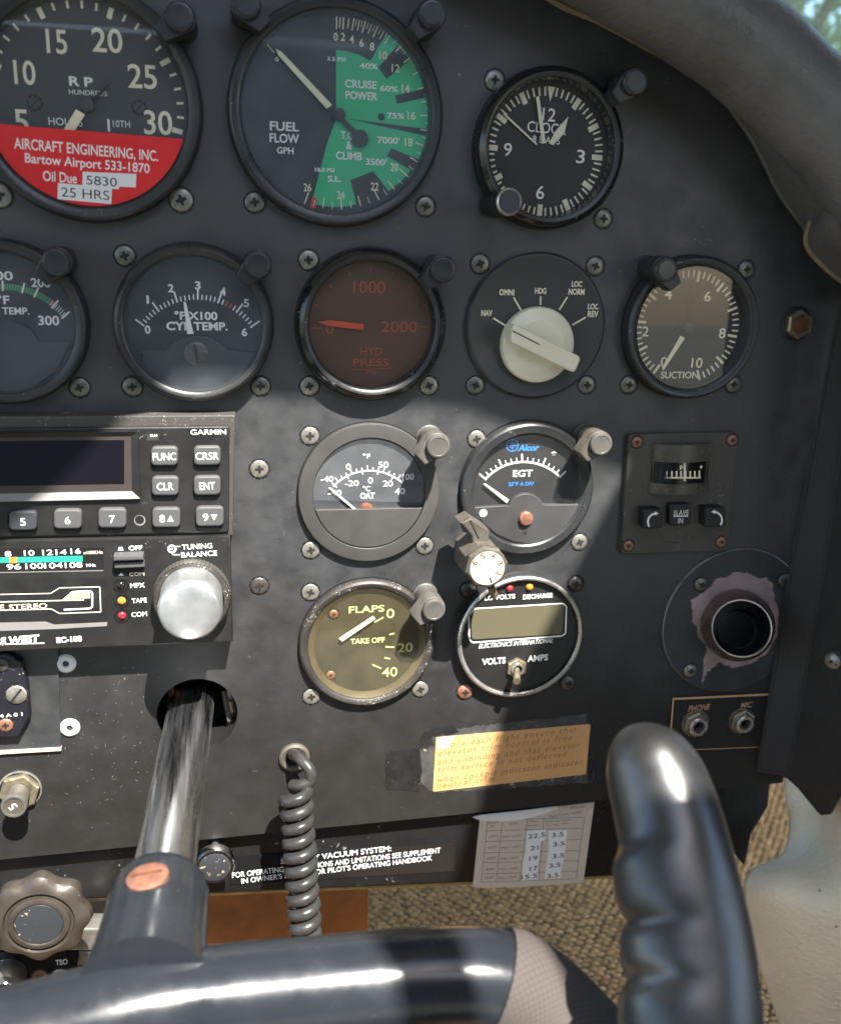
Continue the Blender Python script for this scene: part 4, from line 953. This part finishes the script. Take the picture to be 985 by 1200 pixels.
# ================================================================== LEFT LOWER FITTINGS
def lplate():
    crop(0, 750, 3.397); r = root('breaker_plate', (-150, -150, 0), 'worn grey plate with navy octagonal cover at the left edge', 'plate')
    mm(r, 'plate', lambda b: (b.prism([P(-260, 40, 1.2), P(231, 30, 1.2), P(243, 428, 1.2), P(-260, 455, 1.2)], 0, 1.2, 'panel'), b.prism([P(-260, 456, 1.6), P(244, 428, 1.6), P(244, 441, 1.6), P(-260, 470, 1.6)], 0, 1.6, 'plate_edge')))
    def cov(b): b.prismpx([(-150, 60), (30, 52), (88, 90), (110, 180), (120, 305), (75, 388), (-80, 395)], 1.2, 5, 'navy', .8)
    mm(r, 'octagonal_cover', cov)
    mm(r, 'lettering', lambda b: b.text('4 A 0 1', 45, 299, 92, 14, 5.08, 'white', .03, .03))
    screw(r, P(65, 222, 6), 'screw_bright', .9, 5, r=4., dome=.8, slot=True); screw(r, P(22, 343, 6), 'screw_copper', None, 5, r=2.8); screw(r, P(3, 105, 6), 'screw_dark', None, 5, r=2.8)
    for x, y, l in ((262, 96, 'white plastic rivet at the top corner of the navy plate'), (278, 352, 'white plastic rivet beside the lower corner of the navy plate')):
        p = P(x, y, 1); b = MB(); b.lathe((p.x, p.y), [(4.0, 0), (4.0, .5), (3.2, 1.2), (1.5, 1.3), (1.2, .5)], 'sticker_white', 32); b.disc((p.x, p.y), 1.3, .6, 'cover_grey', 16); b.thing('rivet', (p.x, p.y, 0), l, 'rivet', 'white rivets by the left plate')
lplate()
def breaker():
    crop(0, 750, 3.397); h = 13; f = P(55, 665, h); r = root('circuit_breaker', (f.x, f.y, 0), 'small round breaker button marked 5 on threaded stem and hex nut', 'circuit breaker')
    cc = (f.x, f.y)
    mm(r, 'nut', lambda b: (b.lathe(cc, [(8.2, 0), (8.2, 2.4), (7.4, 3), (5, 3)], 'brass_nut', 6, a0=.2), b.lathe(cc, [(8.6, 0), (8.6, .6), (8, .7)], 'silver', 32)))
    mm(r, 'stem', lambda b: b.lathe(cc, [(5.4, 2.8)]+[(4.2+.3*(i % 2), 3+i*.5) for i in range(16)], 'khaki', 32))
    mm(r, 'button', lambda b: (b.lathe(cc, [(4.4, 10.5), (5.1, 10.7), (5.1, 12.4), (4.7, 13), (3.9, 13), (3.8, 12.6)], 'lamp_grey', 36), b.disc(cc, 3.9, 12.62, 'khaki', 32), b.text('5', 52, 664, 22, 30, 12.7, 'white', .01, 2.2)))
breaker()
def quadrant():
    crop(0, 940, 3.397); r = root('scalloped_knob', (-148, -250, 0), 'scalloped bronze knob with eight lobes and dark centre badge', 'knob')
    h = 42; f = P(155, 488, h); cc = (f.x, f.y, 0); k = lambda a, i: 1+(.055*math.cos(8*a+.6) if i < 5 else 0)
    mm(r, 'rim', lambda b: b.lathe(cc, [(16.2, 33), (18.0, 34.5), (18.4, 36), (17.8, 39), (15.6, 41), (13.2, 41.5), (12.6, 40.2), (11.6, 40.2)], 'scallop', 128, lobes=k))
    mm(r, 'hub', lambda b: (b.lathe(cc, [(11.6, 40.2), (11.2, 41.8), (10.4, 42.3), (9.2, 42.3), (8.9, 41.6)], 'scallop', 72), b.lathe(cc, [(5, 22), (5, 34), (16.2, 33)], 'black', 40)))
    mm(r, 'badge', lambda b: b.lathe(cc, [(8.95, 41.6), (8.6, 42.0), (2, 42.3)], 'label_dark', 48, cap1=True))
    # small black placard, aluminium bracket and screws under the knob
    r2 = root('bracket', (-120, -275, 0), 'brushed aluminium bracket with black placard behind the scalloped knob', 'bracket')
    mm(r2, 'block', lambda b: (b.prism([P(-40, 505, 8), P(415, 505, 8), P(415, 592, 8), P(-40, 592, 8)], -2, 8, 'alu_block', .8), b.prism([P(-40, 594, 6), P(415, 594, 6), P(390, 760, 6), P(-40, 780, 6)], -4, 6, 'alu_block', .6)))
    mm(r2, 'placard', lambda b: (b.prism(rrect([P(-40, 598, 6.6), P(318, 594, 6.6), P(290, 760, 6.6), P(-40, 775, 6.6)], 2), 6, 6.6, 'black_gloss'), b.text('PULL', 25, 637, 42, 22, 6.7, 'white', .02), b.text('TSO', 246, 637, 48, 22, 6.7, 'white', .02)))
    screw(r2, P(158, 695, 7), 'screw_copper', None, 6.6, r=3.2); screw(r2, P(240, 692, 7), 'silver', None, 6.6, r=3.4, dome=.4); screw(r2, P(325, 675, 6), 'screw_copper', None, 6, r=3.0)
    p = P(20, 745, 16); b = MB(); b.lathe((p.x, p.y), [(7, 5), (7, 14), (6.4, 16), (3, 16.4)], 'knurl', 36, cap1=True); b.lathe((p.x, p.y), [(4, 16.4), (3.6, 16.9), (2, 17)], 'chrome', 30, cap1=True); b.thing('plunger', (p.x, p.y, 5), 'small metal plunger end just above the yoke bar at far left', 'plunger')
    h = 14; p = P(855, 262, h)
    r3 = root('pull_knob', (p.x, p.y, -8), 'round metal pull knob with worn face half hidden behind the yoke hub', 'knob')
    mm(r3, 'rim', lambda b: b.lathe((p.x, p.y), [(4, -8), (4, 8), (8.4, 9), (8.6, 12.4), (7.9, 13.6), (6.8, 13.6)], 'chrome', 48)); mm(r3, 'face', lambda b: b.lathe((p.x, p.y), [(6.9, 13.5), (6.2, 13.8), (1, 13.9)], 'label_dark', 40, cap1=True))
quadrant()
# ================================================================== PLACARDS
def placards():
    crop(440, 820, 3.283)
    r = root('trim_placard', (80, -172, 0), 'orange elevator trim placard with brown italic text under clear tape', 'placard')
    mm(r, 'tape', lambda b: (b.flatpx(ragged([(160, 195), (225, 178), (210, 130), (330, 108), (830, 52), (836, 318), (560, 335), (225, 358), (185, 330), (165, 300)], 5), .15, 'tape'), b.flatpx(ragged([(40, 203), (168, 186), (180, 260), (168, 352), (38, 345)], 3), .2, 'tape_dark'), b.flatpx(ragged([(190, 122), (245, 106), (300, 98), (320, 128), (215, 142), (165, 190)], 5), .22, 'tape_dark'), b.flatpx(ragged([(815, 60), (832, 58), (836, 310), (816, 312)], 3), .24, 'tape_dark')))
    mm(r, 'card', lambda b: b.prism(rrect([P(x, y, .5) for x, y in ((232, 146), (826, 94), (808, 287), (220, 354))], .8), .1, .5, 'placard_orange'))
    mm(r, 'worn_corner', lambda b: b.flatpx([(238, 146), (300, 140), (285, 180), (240, 190)], .56, 'placard_pale'))
    def tx(b):
        crop(500, 840, 4.925)
        for s, x, y, w_ in (('ore each flight ensure that', 505, 113, 720, ), ('elevator trim control is free', 458, 162, 760), ('and unbinding and that elevator', 480, 210, 810), ('trim surface is not deflected', 440, 258, 730), ('when cockpit indicator indicates', 483, 310, 830), ('neutral trim."', 250, 372, 370)): b.text(s, x, y+16, w_, 34, .58, 'brown_ink', 0, .045, .25, 1.25, em=True)
    mm(r, 'lettering', tx)
    # performance table on the lower strip
    crop(545, 930, 6.156); z = -6.2
    t = root('performance_table', (95, -225, -7), 'small beige printed table card with white number slips', 'placard')
    mm(t, 'card', lambda b: (b.prismpx([(105, 190), (670, 95), (930, 62), (850, 642), (430, 672), (125, 682), (55, 672)], -6.9, z, 'paper')))
    mm(t, 'torn_strip', lambda b: b.prismpx([(50, 170), (110, 155), (400, 125), (660, 92), (668, 108), (560, 150), (420, 185), (280, 200), (110, 195)], z, z+.5, 'paper_white'))
    def grid(b):
        L = lambda q, p: b.linepx(q, p, 4, z+.05, 'paper_ink')
        ys = [((160, 195), (858, 170)), ((150, 268), (842, 250)), ((146, 345), (835, 330)), ((138, 428), (828, 412)), ((130, 498), (818, 485)), ((122, 580), (808, 560)), ((114, 640), (798, 615))]
        for q in ys: L(*q)
        for q in (((160, 195), (114, 640)), ((268, 190), (222, 634)), ((448, 185), (392, 628)), ((566, 180), (528, 620)), ((858, 170), (798, 615))): b.linepx(*q, 4, z+.07, 'paper_ink')
        b.text('Press', 203, 208, 78, 16, z+.06, 'paper_ink'); b.text('Alt.', 193, 234, 40, 16, z+.06, 'paper_ink'); b.text('RPM', 347, 217, 62, 17, z+.06, 'paper_ink'); b.text('Man', 492, 200, 60, 16, z+.06, 'paper_ink'); b.text('Press', 487, 228, 78, 16, z+.06, 'paper_ink'); b.text('SVS Vacuum', 670, 195, 178, 17, z+.06, 'paper_ink'); b.text('In Hg Min', 665, 222, 150, 17, z+.06, 'paper_ink'); b.text('Altitude', 808, 96, 108, 17, z+.06, 'paper_ink', 0, .06); b.text('Max Cont. RPM', 718, 150, 225, 18, z+.06, 'paper_ink', 0, .05)
        for x, y, n_ in ((202, 308, '2000'), (194, 388, '4000'), (187, 466, '6000'), (180, 545, '8000'), (172, 607, '9000')): b.text(n_, x, y, 66, 17, z+.06, 'paper_ink')
        for x, y in ((337, 305), (330, 385), (320, 463), (314, 540), (306, 604)): b.text('Max cont.', x, y, 136, 20, z+.06, 'paper_ink')
    mm(t, 'table_print', grid)
    def slips(b):
        b.flatpx([(442, 270), (580, 258), (578, 335), (545, 345), (520, 560), (522, 618), (400, 630), (408, 570), (412, 500), (432, 420)], z+.1, 'paper_white')
        b.flatpx([(598, 268), (735, 262), (715, 440), (708, 480), (692, 545), (685, 610), (572, 618), (585, 500), (600, 400)], z+.1, 'paper_white')
        for s, x, y, w_ in (('22.5', 514, 303, 122), ('21', 498, 392, 56), ('19', 490, 466, 58), ('17', 492, 540, 58), ('15.5', 460, 598, 112), ('3.5', 665, 296, 84), ('3.5', 674, 363, 84), ('3.5', 670, 448, 84), ('3.5', 645, 517, 84), ('3.5', 630, 592, 84)): b.text(s, x, y, w_, 32, z+.15, 'ink', .01, .03)
    mm(t, 'number_slips', slips)
    # vacuum system placard
    crop(240, 860, 3.078); z = -6.6
    v = root('vacuum_placard', (0, -222, -7), 'black placard with white standby vacuum system wording behind the coiled cord', 'placard')
    mm(v, 'strip', lambda b: b.prismpx([(95, 442), (905, 398), (900, 495), (90, 545)], -6.95, z, 'black_gloss'))
    mm(v, 'lettering', lambda b: (b.text('STANDBY VACUUM SYSTEM:', 475, 436, 395, 20, z+.06, 'white', .012, .02), b.text('FOR OPERATING INSTRUCTIONS AND LIMITATIONS SEE SUPPLEMENT', 482, 464, 745, 19, z+.06, 'white', .01, .022), b.text("IN OWNER'S MANUAL OR PILOT'S OPERATING HANDBOOK", 482, 488, 682, 19, z+.06, 'white', .01, .022)))
placards()
# ================================================================== POST LIGHTS
for tip, tw, lab, kw in (
    ((211, 19), (-86, 96), 'hooded post light with chipped pale paint at the top right of the tachometer', {}),
    ((288.7, 4), (0, 97), 'hooded post light with chipped cap ring left of the fuel flow gauge', {}),
    ((507, 16), (0, 97), 'plain black hooded post light at the upper right of the fuel flow gauge', {}),
    ((745, 95), (81, 88), 'black hooded post light in deep shade beside the clock', {'h': 20}),
    ((65.3, 307), (-119, 22), 'black hooded post light on the oil temperature gauge rim', {'h': 17}),
    ((303, 310), (-53, 22), 'black hooded post light on the cylinder temperature gauge rim', {'h': 17}),
    ((520, 315.5), (13, 22), 'scuffed grey hooded post light beside the red-brown hydraulic gauge', {'h': 17}),
    ((781, 316), (147, 22), 'glossy black hooded post light over the suction gauge', {'h': 19}),
    ((513.8, 523.7), (13, -45), 'sunlit grey hooded post light beside the air temperature gauge', {'m': 'lamp_grey', 'mc': 'lamp_grey'}),
    ((704.8, 521), (80, -45), 'half sunlit brown hooded post light beside the EGT gauge', {'m': 'khaki', 'mc': 'lamp_grey'}),
    ((508.7, 715.8), (13, -111), 'dusty brown sunlit hooded post light beside the flaps indicator', {'m': 'lamp_grey', 'mc': 'lamp_grey'})):
    lamp(tip, tw, lab, **kw)
# ================================================================== COILED CORD
def cord():
    r = root('coiled_cord', (-16, -200, 0), 'black coiled cord hanging from a grommet in front of the panel', 'cord')
    g = pp(345, 888, 1); mm(r, 'grommet', lambda b: b.lathe((g.x, g.y), [(6.6, 0), (6.6, 1.5), (5.6, 2.2), (4.2, 1.6), (4, .4)], 'khaki', 36, cap1=False) or b.disc((g.x, g.y), 4.2, .5, 'hole', 24))
    A = pp(346, 922, 16); B = pp(360, 1128, 34); turns = 12.5; pts = []; N = int(turns*22); ax = (B-A).normalized(); u = ax.cross(Vector((0, 0, 1))).normalized(); v = ax.cross(u); rad = 4.9
    pre = cr([pp(343, 884, -6), pp(344, 884, 3), pp(352, 890, 10), pp(363, 902, 14), pp(364, 915, 15), pp(352, 921, 15)], 6)
    for i in range(N+1):
        t = i/N; a = 2*math.pi*turns*t+.6; pts.append(A+(B-A)*t+(u*math.cos(a)+v*math.sin(a))*rad*(1+.04*math.sin(t*20)))
    mm(r, 'cable', lambda b: b.tube(pre+pts[3:], 2.55, 'cord', 12))
cord()
# ================================================================== CONTROL YOKE
def yoke():
    r = root('control_yoke', (-60, -140, 0), 'black control yoke with steel shaft, crossbar and finger grip horn', 'control yoke')
    def ax(h): return Vector((-61.5-.04*h, -140.5, h))
    mm(r, 'shaft', lambda b: b.tube([ax(-28), ax(30), ax(70), ax(120)], 9.6, 'shaft_steel', 48))
    def hub(b):
        rings = [(111, 9.8), (111.4, 12.2), (113, 13.9), (116, 14.7), (128, 15.0), (140, 15.6), (154, 17.5)]
        vs = [];
        b.tube([ax(h) for h, _ in rings], [q for _, q in rings], 'yoke_paint', 64)
    mm(r, 'hub', hub, 50)
    p = ax(126); d = Vector((-.08, .99, .05)).normalized(); fr = d.to_track_quat('Z', 'Y').to_matrix()
    b = MB(); b.lathe((p+Vector((-.10*15, .985*15, 0))), [(6.0, -1), (6.0, .5), (5, 1.1), (2, 1.4)], 'screw_copper', 36, cap1=True, frame=Matrix.Rotation(R_(6), 3, 'Z') @ Matrix.Rotation(R_(-90), 3, 'X'))
    q = p+Vector((-.10*15, .985*15, 0)); ff_ = Matrix.Rotation(R_(6), 3, 'Z') @ Matrix.Rotation(R_(-90), 3, 'X')
    vs = [q+ff_ @ Vector(c_) for c_ in ((-4.6, -.5, 1.5), (4.6, -.5, 1.5), (4.6, .5, 1.5), (-4.6, .5, 1.5))]; b.add(vs, [(0, 1, 2, 3)], 'rust'); b.part('hub_screw', r)
    bar = cr([pp(-140, 1262, 160), pp(0, 1226, 158), pp(190, 1180, 154), pp(380, 1158, 150), pp(520, 1146, 150), pp(590, 1152, 152), pp(650, 1196, 158), pp(720, 1280, 172), pp(770, 1370, 195)], 8)
    def barf(b): b.tube(bar, [13.8]*len(bar), 'yoke_paint', 40)
    mm(r, 'crossbar', barf)
    sl_ = bar[int(len(bar)*.61):]
    mm(r, 'grip_sleeve', lambda b: b.tube(sl_, [15.0]+[15.6]*(len(sl_)-1), 'sleeve', 48, uv=.9))
    # horn grip: swept tube with three finger lobes on its inner side
    hp = cr([pp(800, 1400, 213), pp(812, 1290, 205), pp(812, 1190, 195), pp(808, 1110, 185), pp(797, 1040, 176), pp(784, 975, 166), pp(770, 925, 158), pp(757, 892, 153), pp(746, 868, 149), pp(738, 850, 146)], 10)
    N = len(hp); rr = []; ds = [0.]
    for i in range(N-1, 0, -1): ds.append(ds[-1]+(hp[i]-hp[i-1]).length)
    ds = ds[::-1]
    for i in range(N):
        c_ = ROT.transposed() @ (hp[i]-CAM); py = 600-F_PX*c_.y/-c_.z; hw = 0
        keys = [(840, 57), (900, 60), (950, 65), (1000, 68), (1060, 71), (1120, 75), (1200, 80), (1500, 88)]
        for (a, x), (q_, y) in zip(keys, keys[1:]):
            if a <= py <= q_ or (q_ == 1500 and py > 1200): hw = x+(y-x)*(py-a)/(q_-a); break
        r_ = (hw or 57)*-c_.z/F_PX; T_ = 17.
        rr.append(max(.3, r_*math.sqrt(max(0, 1-(1-min(ds[i], T_)/T_)**2))))
    ti = lambda py: min(range(N), key=lambda i: abs(proj_y(hp[i])-py))
    def proj_y(p):
        c_ = ROT.transposed() @ (p-CAM); return 600-F_PX*c_.y/-c_.z
    def lobes():
        L = []
        for i in range(N):
            y = proj_y(hp[i]); v_ = 0
            for c_, w_, amp in ((1032, 38, .21), (1114, 38, .21), (1194, 38, .21), (1278, 36, .2)): v_ = max(v_, amp*math.exp(-((y-c_)/w_)**4))
            L.append(v_)
        return L
    LB = lobes()
    t0 = (hp[1]-hp[0]).normalized(); ref = Vector((0, 0, 1)); u0 = (ref-t0*ref.dot(t0)).normalized(); v0 = t0.cross(u0)
    lft = Vector((-1, -.2, .05)).normalized(); A0 = math.atan2(lft.dot(v0), lft.dot(u0))
    def ell(k, a): return .98-.08*max(0, math.cos(a-A0))+LB[k]*max(0, math.cos(a-A0))**1.6
    mm(r, 'horn_grip', lambda b: b.tube(hp, rr, 'horn', 64, ell=ell), 70)
yoke()
# ================================================================== SIDE TRIM, SIDEWALL, GLARESHIELD, OUTSIDE
def loft(rows, m, name, o, label, cat, thick, kind=None, ang=60, n=6):
    b = MB(); R2 = [cr(rw, n) for rw in rows]; cols = len(R2[0]); R3 = [cr([rw[i] for rw in R2], n) for i in range(cols)]
    rowsN = len(R3[0]); vs = [R3[i][k] for k in range(rowsN) for i in range(cols)]
    fs = [(k*cols+i, k*cols+i+1, (k+1)*cols+i+1, (k+1)*cols+i) for k in range(rowsN-1) for i in range(cols-1)]
    b.add(vs, fs, m); ob = b.thing(name, o, label, cat, None, kind, ang)
    md = ob.modifiers.new('thick', 'SOLIDIFY'); md.thickness = thick*MM; md.offset = 0; return ob
def side():
    rt = root('side_trim_cover', (210, -195, 10), 'black textured folded trim cover at the right end of the panel', 'trim cover')
    def cov(b):
        top = [(995, 330, 5), (1010, 330, 15), (1075, 330, 60)]
        L = [[pp(*q) for q in row] for row in ([(1010, 250, 5), (1030, 250, 16), (1100, 250, 60)], [(978, 385, 5), (1003, 385, 16), (1070, 385, 60)], [(931, 640, 5), (970, 640, 16), (1040, 640, 60)], [(887, 903, 5), (923, 911, 16), (1000, 930, 50)])]
        vs = [p for row in L for p in row]; fs = []
        for k in range(len(L)-1):
            for i in range(2): fs.append((k*3+i, k*3+i+1, (k+1)*3+i+1, (k+1)*3+i))
        b.add(vs, fs, 'trim_black')
        tip = [pp(923, 911, 16), pp(958, 950, 27), pp(964, 953, 29), pp(972, 952, 31), pp(976, 945, 33), pp(984, 930, 38), pp(1000, 930, 50)]
        b.add(tip, [tuple(range(len(tip)))], 'trim_black')
        rim = [pp(887, 903, 5), pp(923, 911, 16), pp(958, 950, 27), pp(964, 953, 29), pp(972, 952, 31), pp(976, 945, 33), pp(984, 930, 38)]
        b.tube(cr(rim, 3), .7, 'trim_black', 8); b.tube([pp(1010, 250, 5), pp(978, 385, 5), pp(931, 640, 5), pp(887, 903, 5)], .7, 'trim_black', 8); b.tube([pp(1030, 250, 16), pp(1003, 385, 16), pp(970, 640, 16), pp(923, 911, 16)], .9, 'trim_black', 8)
    o = mm(rt, 'cover', cov, 30)
    p = pp(976, 774, 30)
    mm(rt, 'oval_screw', lambda b: (b.lathe(p, [(4, -2), (4, 0), (3.6, 1.2), (2, 2.2)], 'screw_bright', 28, cap1=True, frame=Matrix.Rotation(R_(-62), 3, 'Y')), b.lathe(p+Vector((-2.0, 0, 1)), [(1.2, -.2), (.6, .25)], 'recess', 4, cap1=True, frame=Matrix.Rotation(R_(-62), 3, 'Y'))))
    rows = [[pp(925, 840, -14), pp(965, 845, 5), pp(1040, 850, 50), pp(1160, 850, 99)],
            [pp(921, 925, -14), pp(950, 935, 2), pp(1020, 935, 46), pp(1160, 940, 99)],
            [pp(926, 965, -16), pp(948, 975, 2), pp(1010, 985, 46), pp(1160, 985, 99)],
            [pp(916, 1004, -8), pp(940, 1008, 14), pp(1005, 1020, 50), pp(1160, 1030, 99)],
            [pp(874, 1030, 10), pp(915, 1040, 34), pp(1000, 1070, 58), pp(1160, 1090, 99)],
            [pp(884, 1110, 16), pp(925, 1120, 38), pp(1010, 1140, 62), pp(1160, 1170, 99)],
            [pp(912, 1195, 16), pp(945, 1200, 38), pp(1030, 1230, 62), pp(1160, 1260, 99)],
            [pp(940, 1290, 16), pp(970, 1300, 38), pp(1060, 1330, 62), pp(1180, 1350, 99)]]
    loft(rows, 'vinyl', 'sidewall_panel', (230, -300, 20), 'cream grained vinyl sidewall at the lower right of the cockpit', 'wall panel', 2, n=5)
    b = MB(); q = [pp(846, 926, -20), pp(905, 918, -20), pp(900, 945, -22), pp(878, 975, -24), pp(868, 1010, -26), pp(850, 990, -26)]
    b.prism(q, -30, -22, 'black', 1); b.thing('duct_bracket', (q[0].x, q[0].y, -25), 'dark crumpled bracket hanging under the panel beside the sidewall', 'bracket')
side()
def under():
    a = pp(200, 1040, -50); c_ = pp(432, 1040, -50); d = pp(432, 1140, -50)
    b = MB(); b.prism([(a.x, a.y+40), (c_.x, c_.y+40), (d.x, d.y-90), (a.x, d.y-90)], -120, -50, 'wood_brown', 2)
    b.thing('footwell_box', (a.x+40, d.y-90, -80), 'rust brown leather covered box in the footwell under the panel', 'box')
under()
def glare():
    r = root('glareshield', (150, 120, 30), 'dark grey padded leather glareshield curving over the panel top', 'glareshield')
    path = cr([pp(440, -190, 26), pp(560, -130, 26), pp(680, -68, 27), pp(785, -6, 28), pp(850, 38, 29), pp(903, 82, 30), pp(962, 140, 32), pp(1015, 205, 36), pp(1065, 285, 44), pp(1110, 390, 55)], 8)
    rad = [19.5+2*math.sin(i*.5)*.25 for i in range(len(path))]
    def roll(b): b.tube(path, [18.2+.2*math.sin(i*.7)+.1*math.sin(i*2.3) for i in range(len(path))], 'leather', 48)
    mm(r, 'padded_roll', roll, 80)
    def trim(b):
        q = cr([pp(560, -62, 9), pp(650, 2, 9), pp(700, 24, 9), pp(757, 55, 9), pp(812, 86, 9), pp(862, 122, 9)], 5); b.tube(q, 1.3, 'leather_edge', 8)
    mm(r, 'edge_binding', trim)
    def skirt(b):
        lo = cr([pp(835, 100, 5), pp(881, 164, 5), pp(913, 227, 5), pp(944, 270, 6), pp(957, 300, 7), pp(990, 333, 10), pp(1040, 350, 20)], 5)
        hi = cr([pp(860, 95, 30), pp(915, 130, 30), pp(950, 175, 32), pp(985, 225, 34), pp(1005, 260, 36), pp(1040, 300, 38), pp(1080, 330, 42)], 5)
        vs = []; K = 6
        for i, (a, c_) in enumerate(zip(lo, hi)):
            for k in range(K+1):
                t = k/K; bow = math.sin(math.pi*t)*(2.5+1.2*math.sin(i*.9)); vs.append(a*(1-t)+c_*t+Vector((-.5, -.2, .6))*bow)
        n = K+1; fs = [(i*n+k, i*n+k+1, (i+1)*n+k+1, (i+1)*n+k) for i in range(len(lo)-1) for k in range(K)]; b.add(vs, fs, 'leather')
        b.tube(lo, 1.0, 'leather', 8)
    mm(r, 'leather_skirt', skirt, 80)
    def flap(b):
        lo = cr([pp(953, 250, 12), pp(944, 282, 12), pp(958, 305, 13), pp(992, 332, 16), pp(1040, 340, 26)], 5); hi = cr([pp(975, 235, 38), pp(985, 255, 38), pp(1000, 270, 38), pp(1030, 290, 40), pp(1070, 310, 44)], 5); vs = []; K = 5
        for a, c_ in zip(lo, hi):
            for k in range(K+1): t = k/K; vs.append(a*(1-t)+c_*t+Vector((-.5, -.3, .6))*3*math.sin(math.pi*t))
        n = K+1; b.add(vs, [(i*n+k, i*n+k+1, (i+1)*n+k+1, (i+1)*n+k) for i in range(len(lo)-1) for k in range(K)], 'leather'); b.tube(lo, 1.3, 'leather_edge', 8)
    mm(r, 'corner_flap', flap, 80)
    def deck(b):
        vs = []; fs = []
        for i, p in enumerate(path): vs += [p+Vector((0, 12, -8)), p+Vector((10, 4, -190))]
        fs = [(2*i, 2*i+1, 2*i+3, 2*i+2) for i in range(len(path)-1)]; b.add(vs, fs, 'leather')
    mm(r, 'top_deck', deck, 80)
    # windscreen pane beyond the glareshield
    ws = MB(); q = [Vector((-400, 130, -215)), Vector((480, 70, -215)), Vector((480, 420, -70)), Vector((-400, 420, -70))]
    ws.add(q, [(0, 1, 2, 3)], 'windscreen'); ws.thing('windscreen', (100, 100, -215), 'pale blue-green tinted windscreen pane above the glareshield', 'windscreen')
glare()
def outside():
    def ray(px, py, dist):
        d = (ROT @ Vector(((px-492.5)/F_PX, -(py-600)/F_PX, -1))).normalized(); return CAM+d*dist
    b = MB(); G0 = -1500.; b.add([(-80000, G0, 20000), (80000, G0, 20000), (80000, G0, -120000), (-80000, G0, -120000)], [(0, 1, 2, 3)], 'apron'); b.thing('ground', (0, G0, -20000), kind='structure')
    for px, dist, sc, lab in ((930, 9000, 1.0, 'leafy green tree outside seen through the windscreen nearest the roll'), (1040, 10500, 1.25, 'paler green tree outside at the right edge beyond the windscreen')):
        c = ray(px, 30, dist); r = root('tree', (c.x, G0, c.z), lab, 'tree')
        def trunk(t):
            t.tube([(c.x, G0, c.z), (c.x+60, G0+1200, c.z), (c.x-40, c.y, c.z), (c.x, c.y+900*sc, c.z)], [200, 150, 100, 30], 'bark', 10)
            for k in range(9):
                a = k*2.4; y = G0+900+k*330*sc; t.tube([(c.x, y, c.z), (c.x+700*sc*math.cos(a), y+420, c.z+700*sc*math.sin(a)), (c.x+1200*sc*math.cos(a), y+620, c.z+1200*sc*math.sin(a))], [70, 45, 15], 'bark', 7)
        mm(r, 'trunk', trunk)
        def crown(t):
            vs = {'leaf_a': [], 'leaf_b': [], 'leaf_c': []}; cl = []
            for k in range(46):
                a = random.uniform(0, 6.283); q = random.random()**.5; y = random.uniform(-1500, 2300)*sc; w_ = 1700*sc*math.sqrt(max(.08, 1-((y/sc-300)/2100)**2)); cl.append(Vector((c.x+q*w_*math.cos(a), c.y+y, c.z+q*w_*math.sin(a))))
            for p in cl:
                m = random.choice(('leaf_a', 'leaf_b', 'leaf_c', 'leaf_b'))
                for k in range(85):
                    d = Vector((random.gauss(0, 1), random.gauss(0, .8), random.gauss(0, 1)))*260*sc; o = p+d; s = random.uniform(45, 95)
                    e = Vector((random.gauss(0, 1), random.gauss(0, 1), random.gauss(0, 1))).normalized(); f = e.orthogonal().normalized()
                    vs[m] += [o-e*s, o+f*s*.5, o+e*s, o-f*s*.5]
            for m, v in vs.items(): t.add(v, [(i, i+1, i+2, i+3) for i in range(0, len(v), 4)], m)
        mm(r, 'crown', crown, 180)
outside()
for o in bpy.data.objects:
    if '_o' in o: del o['_o']
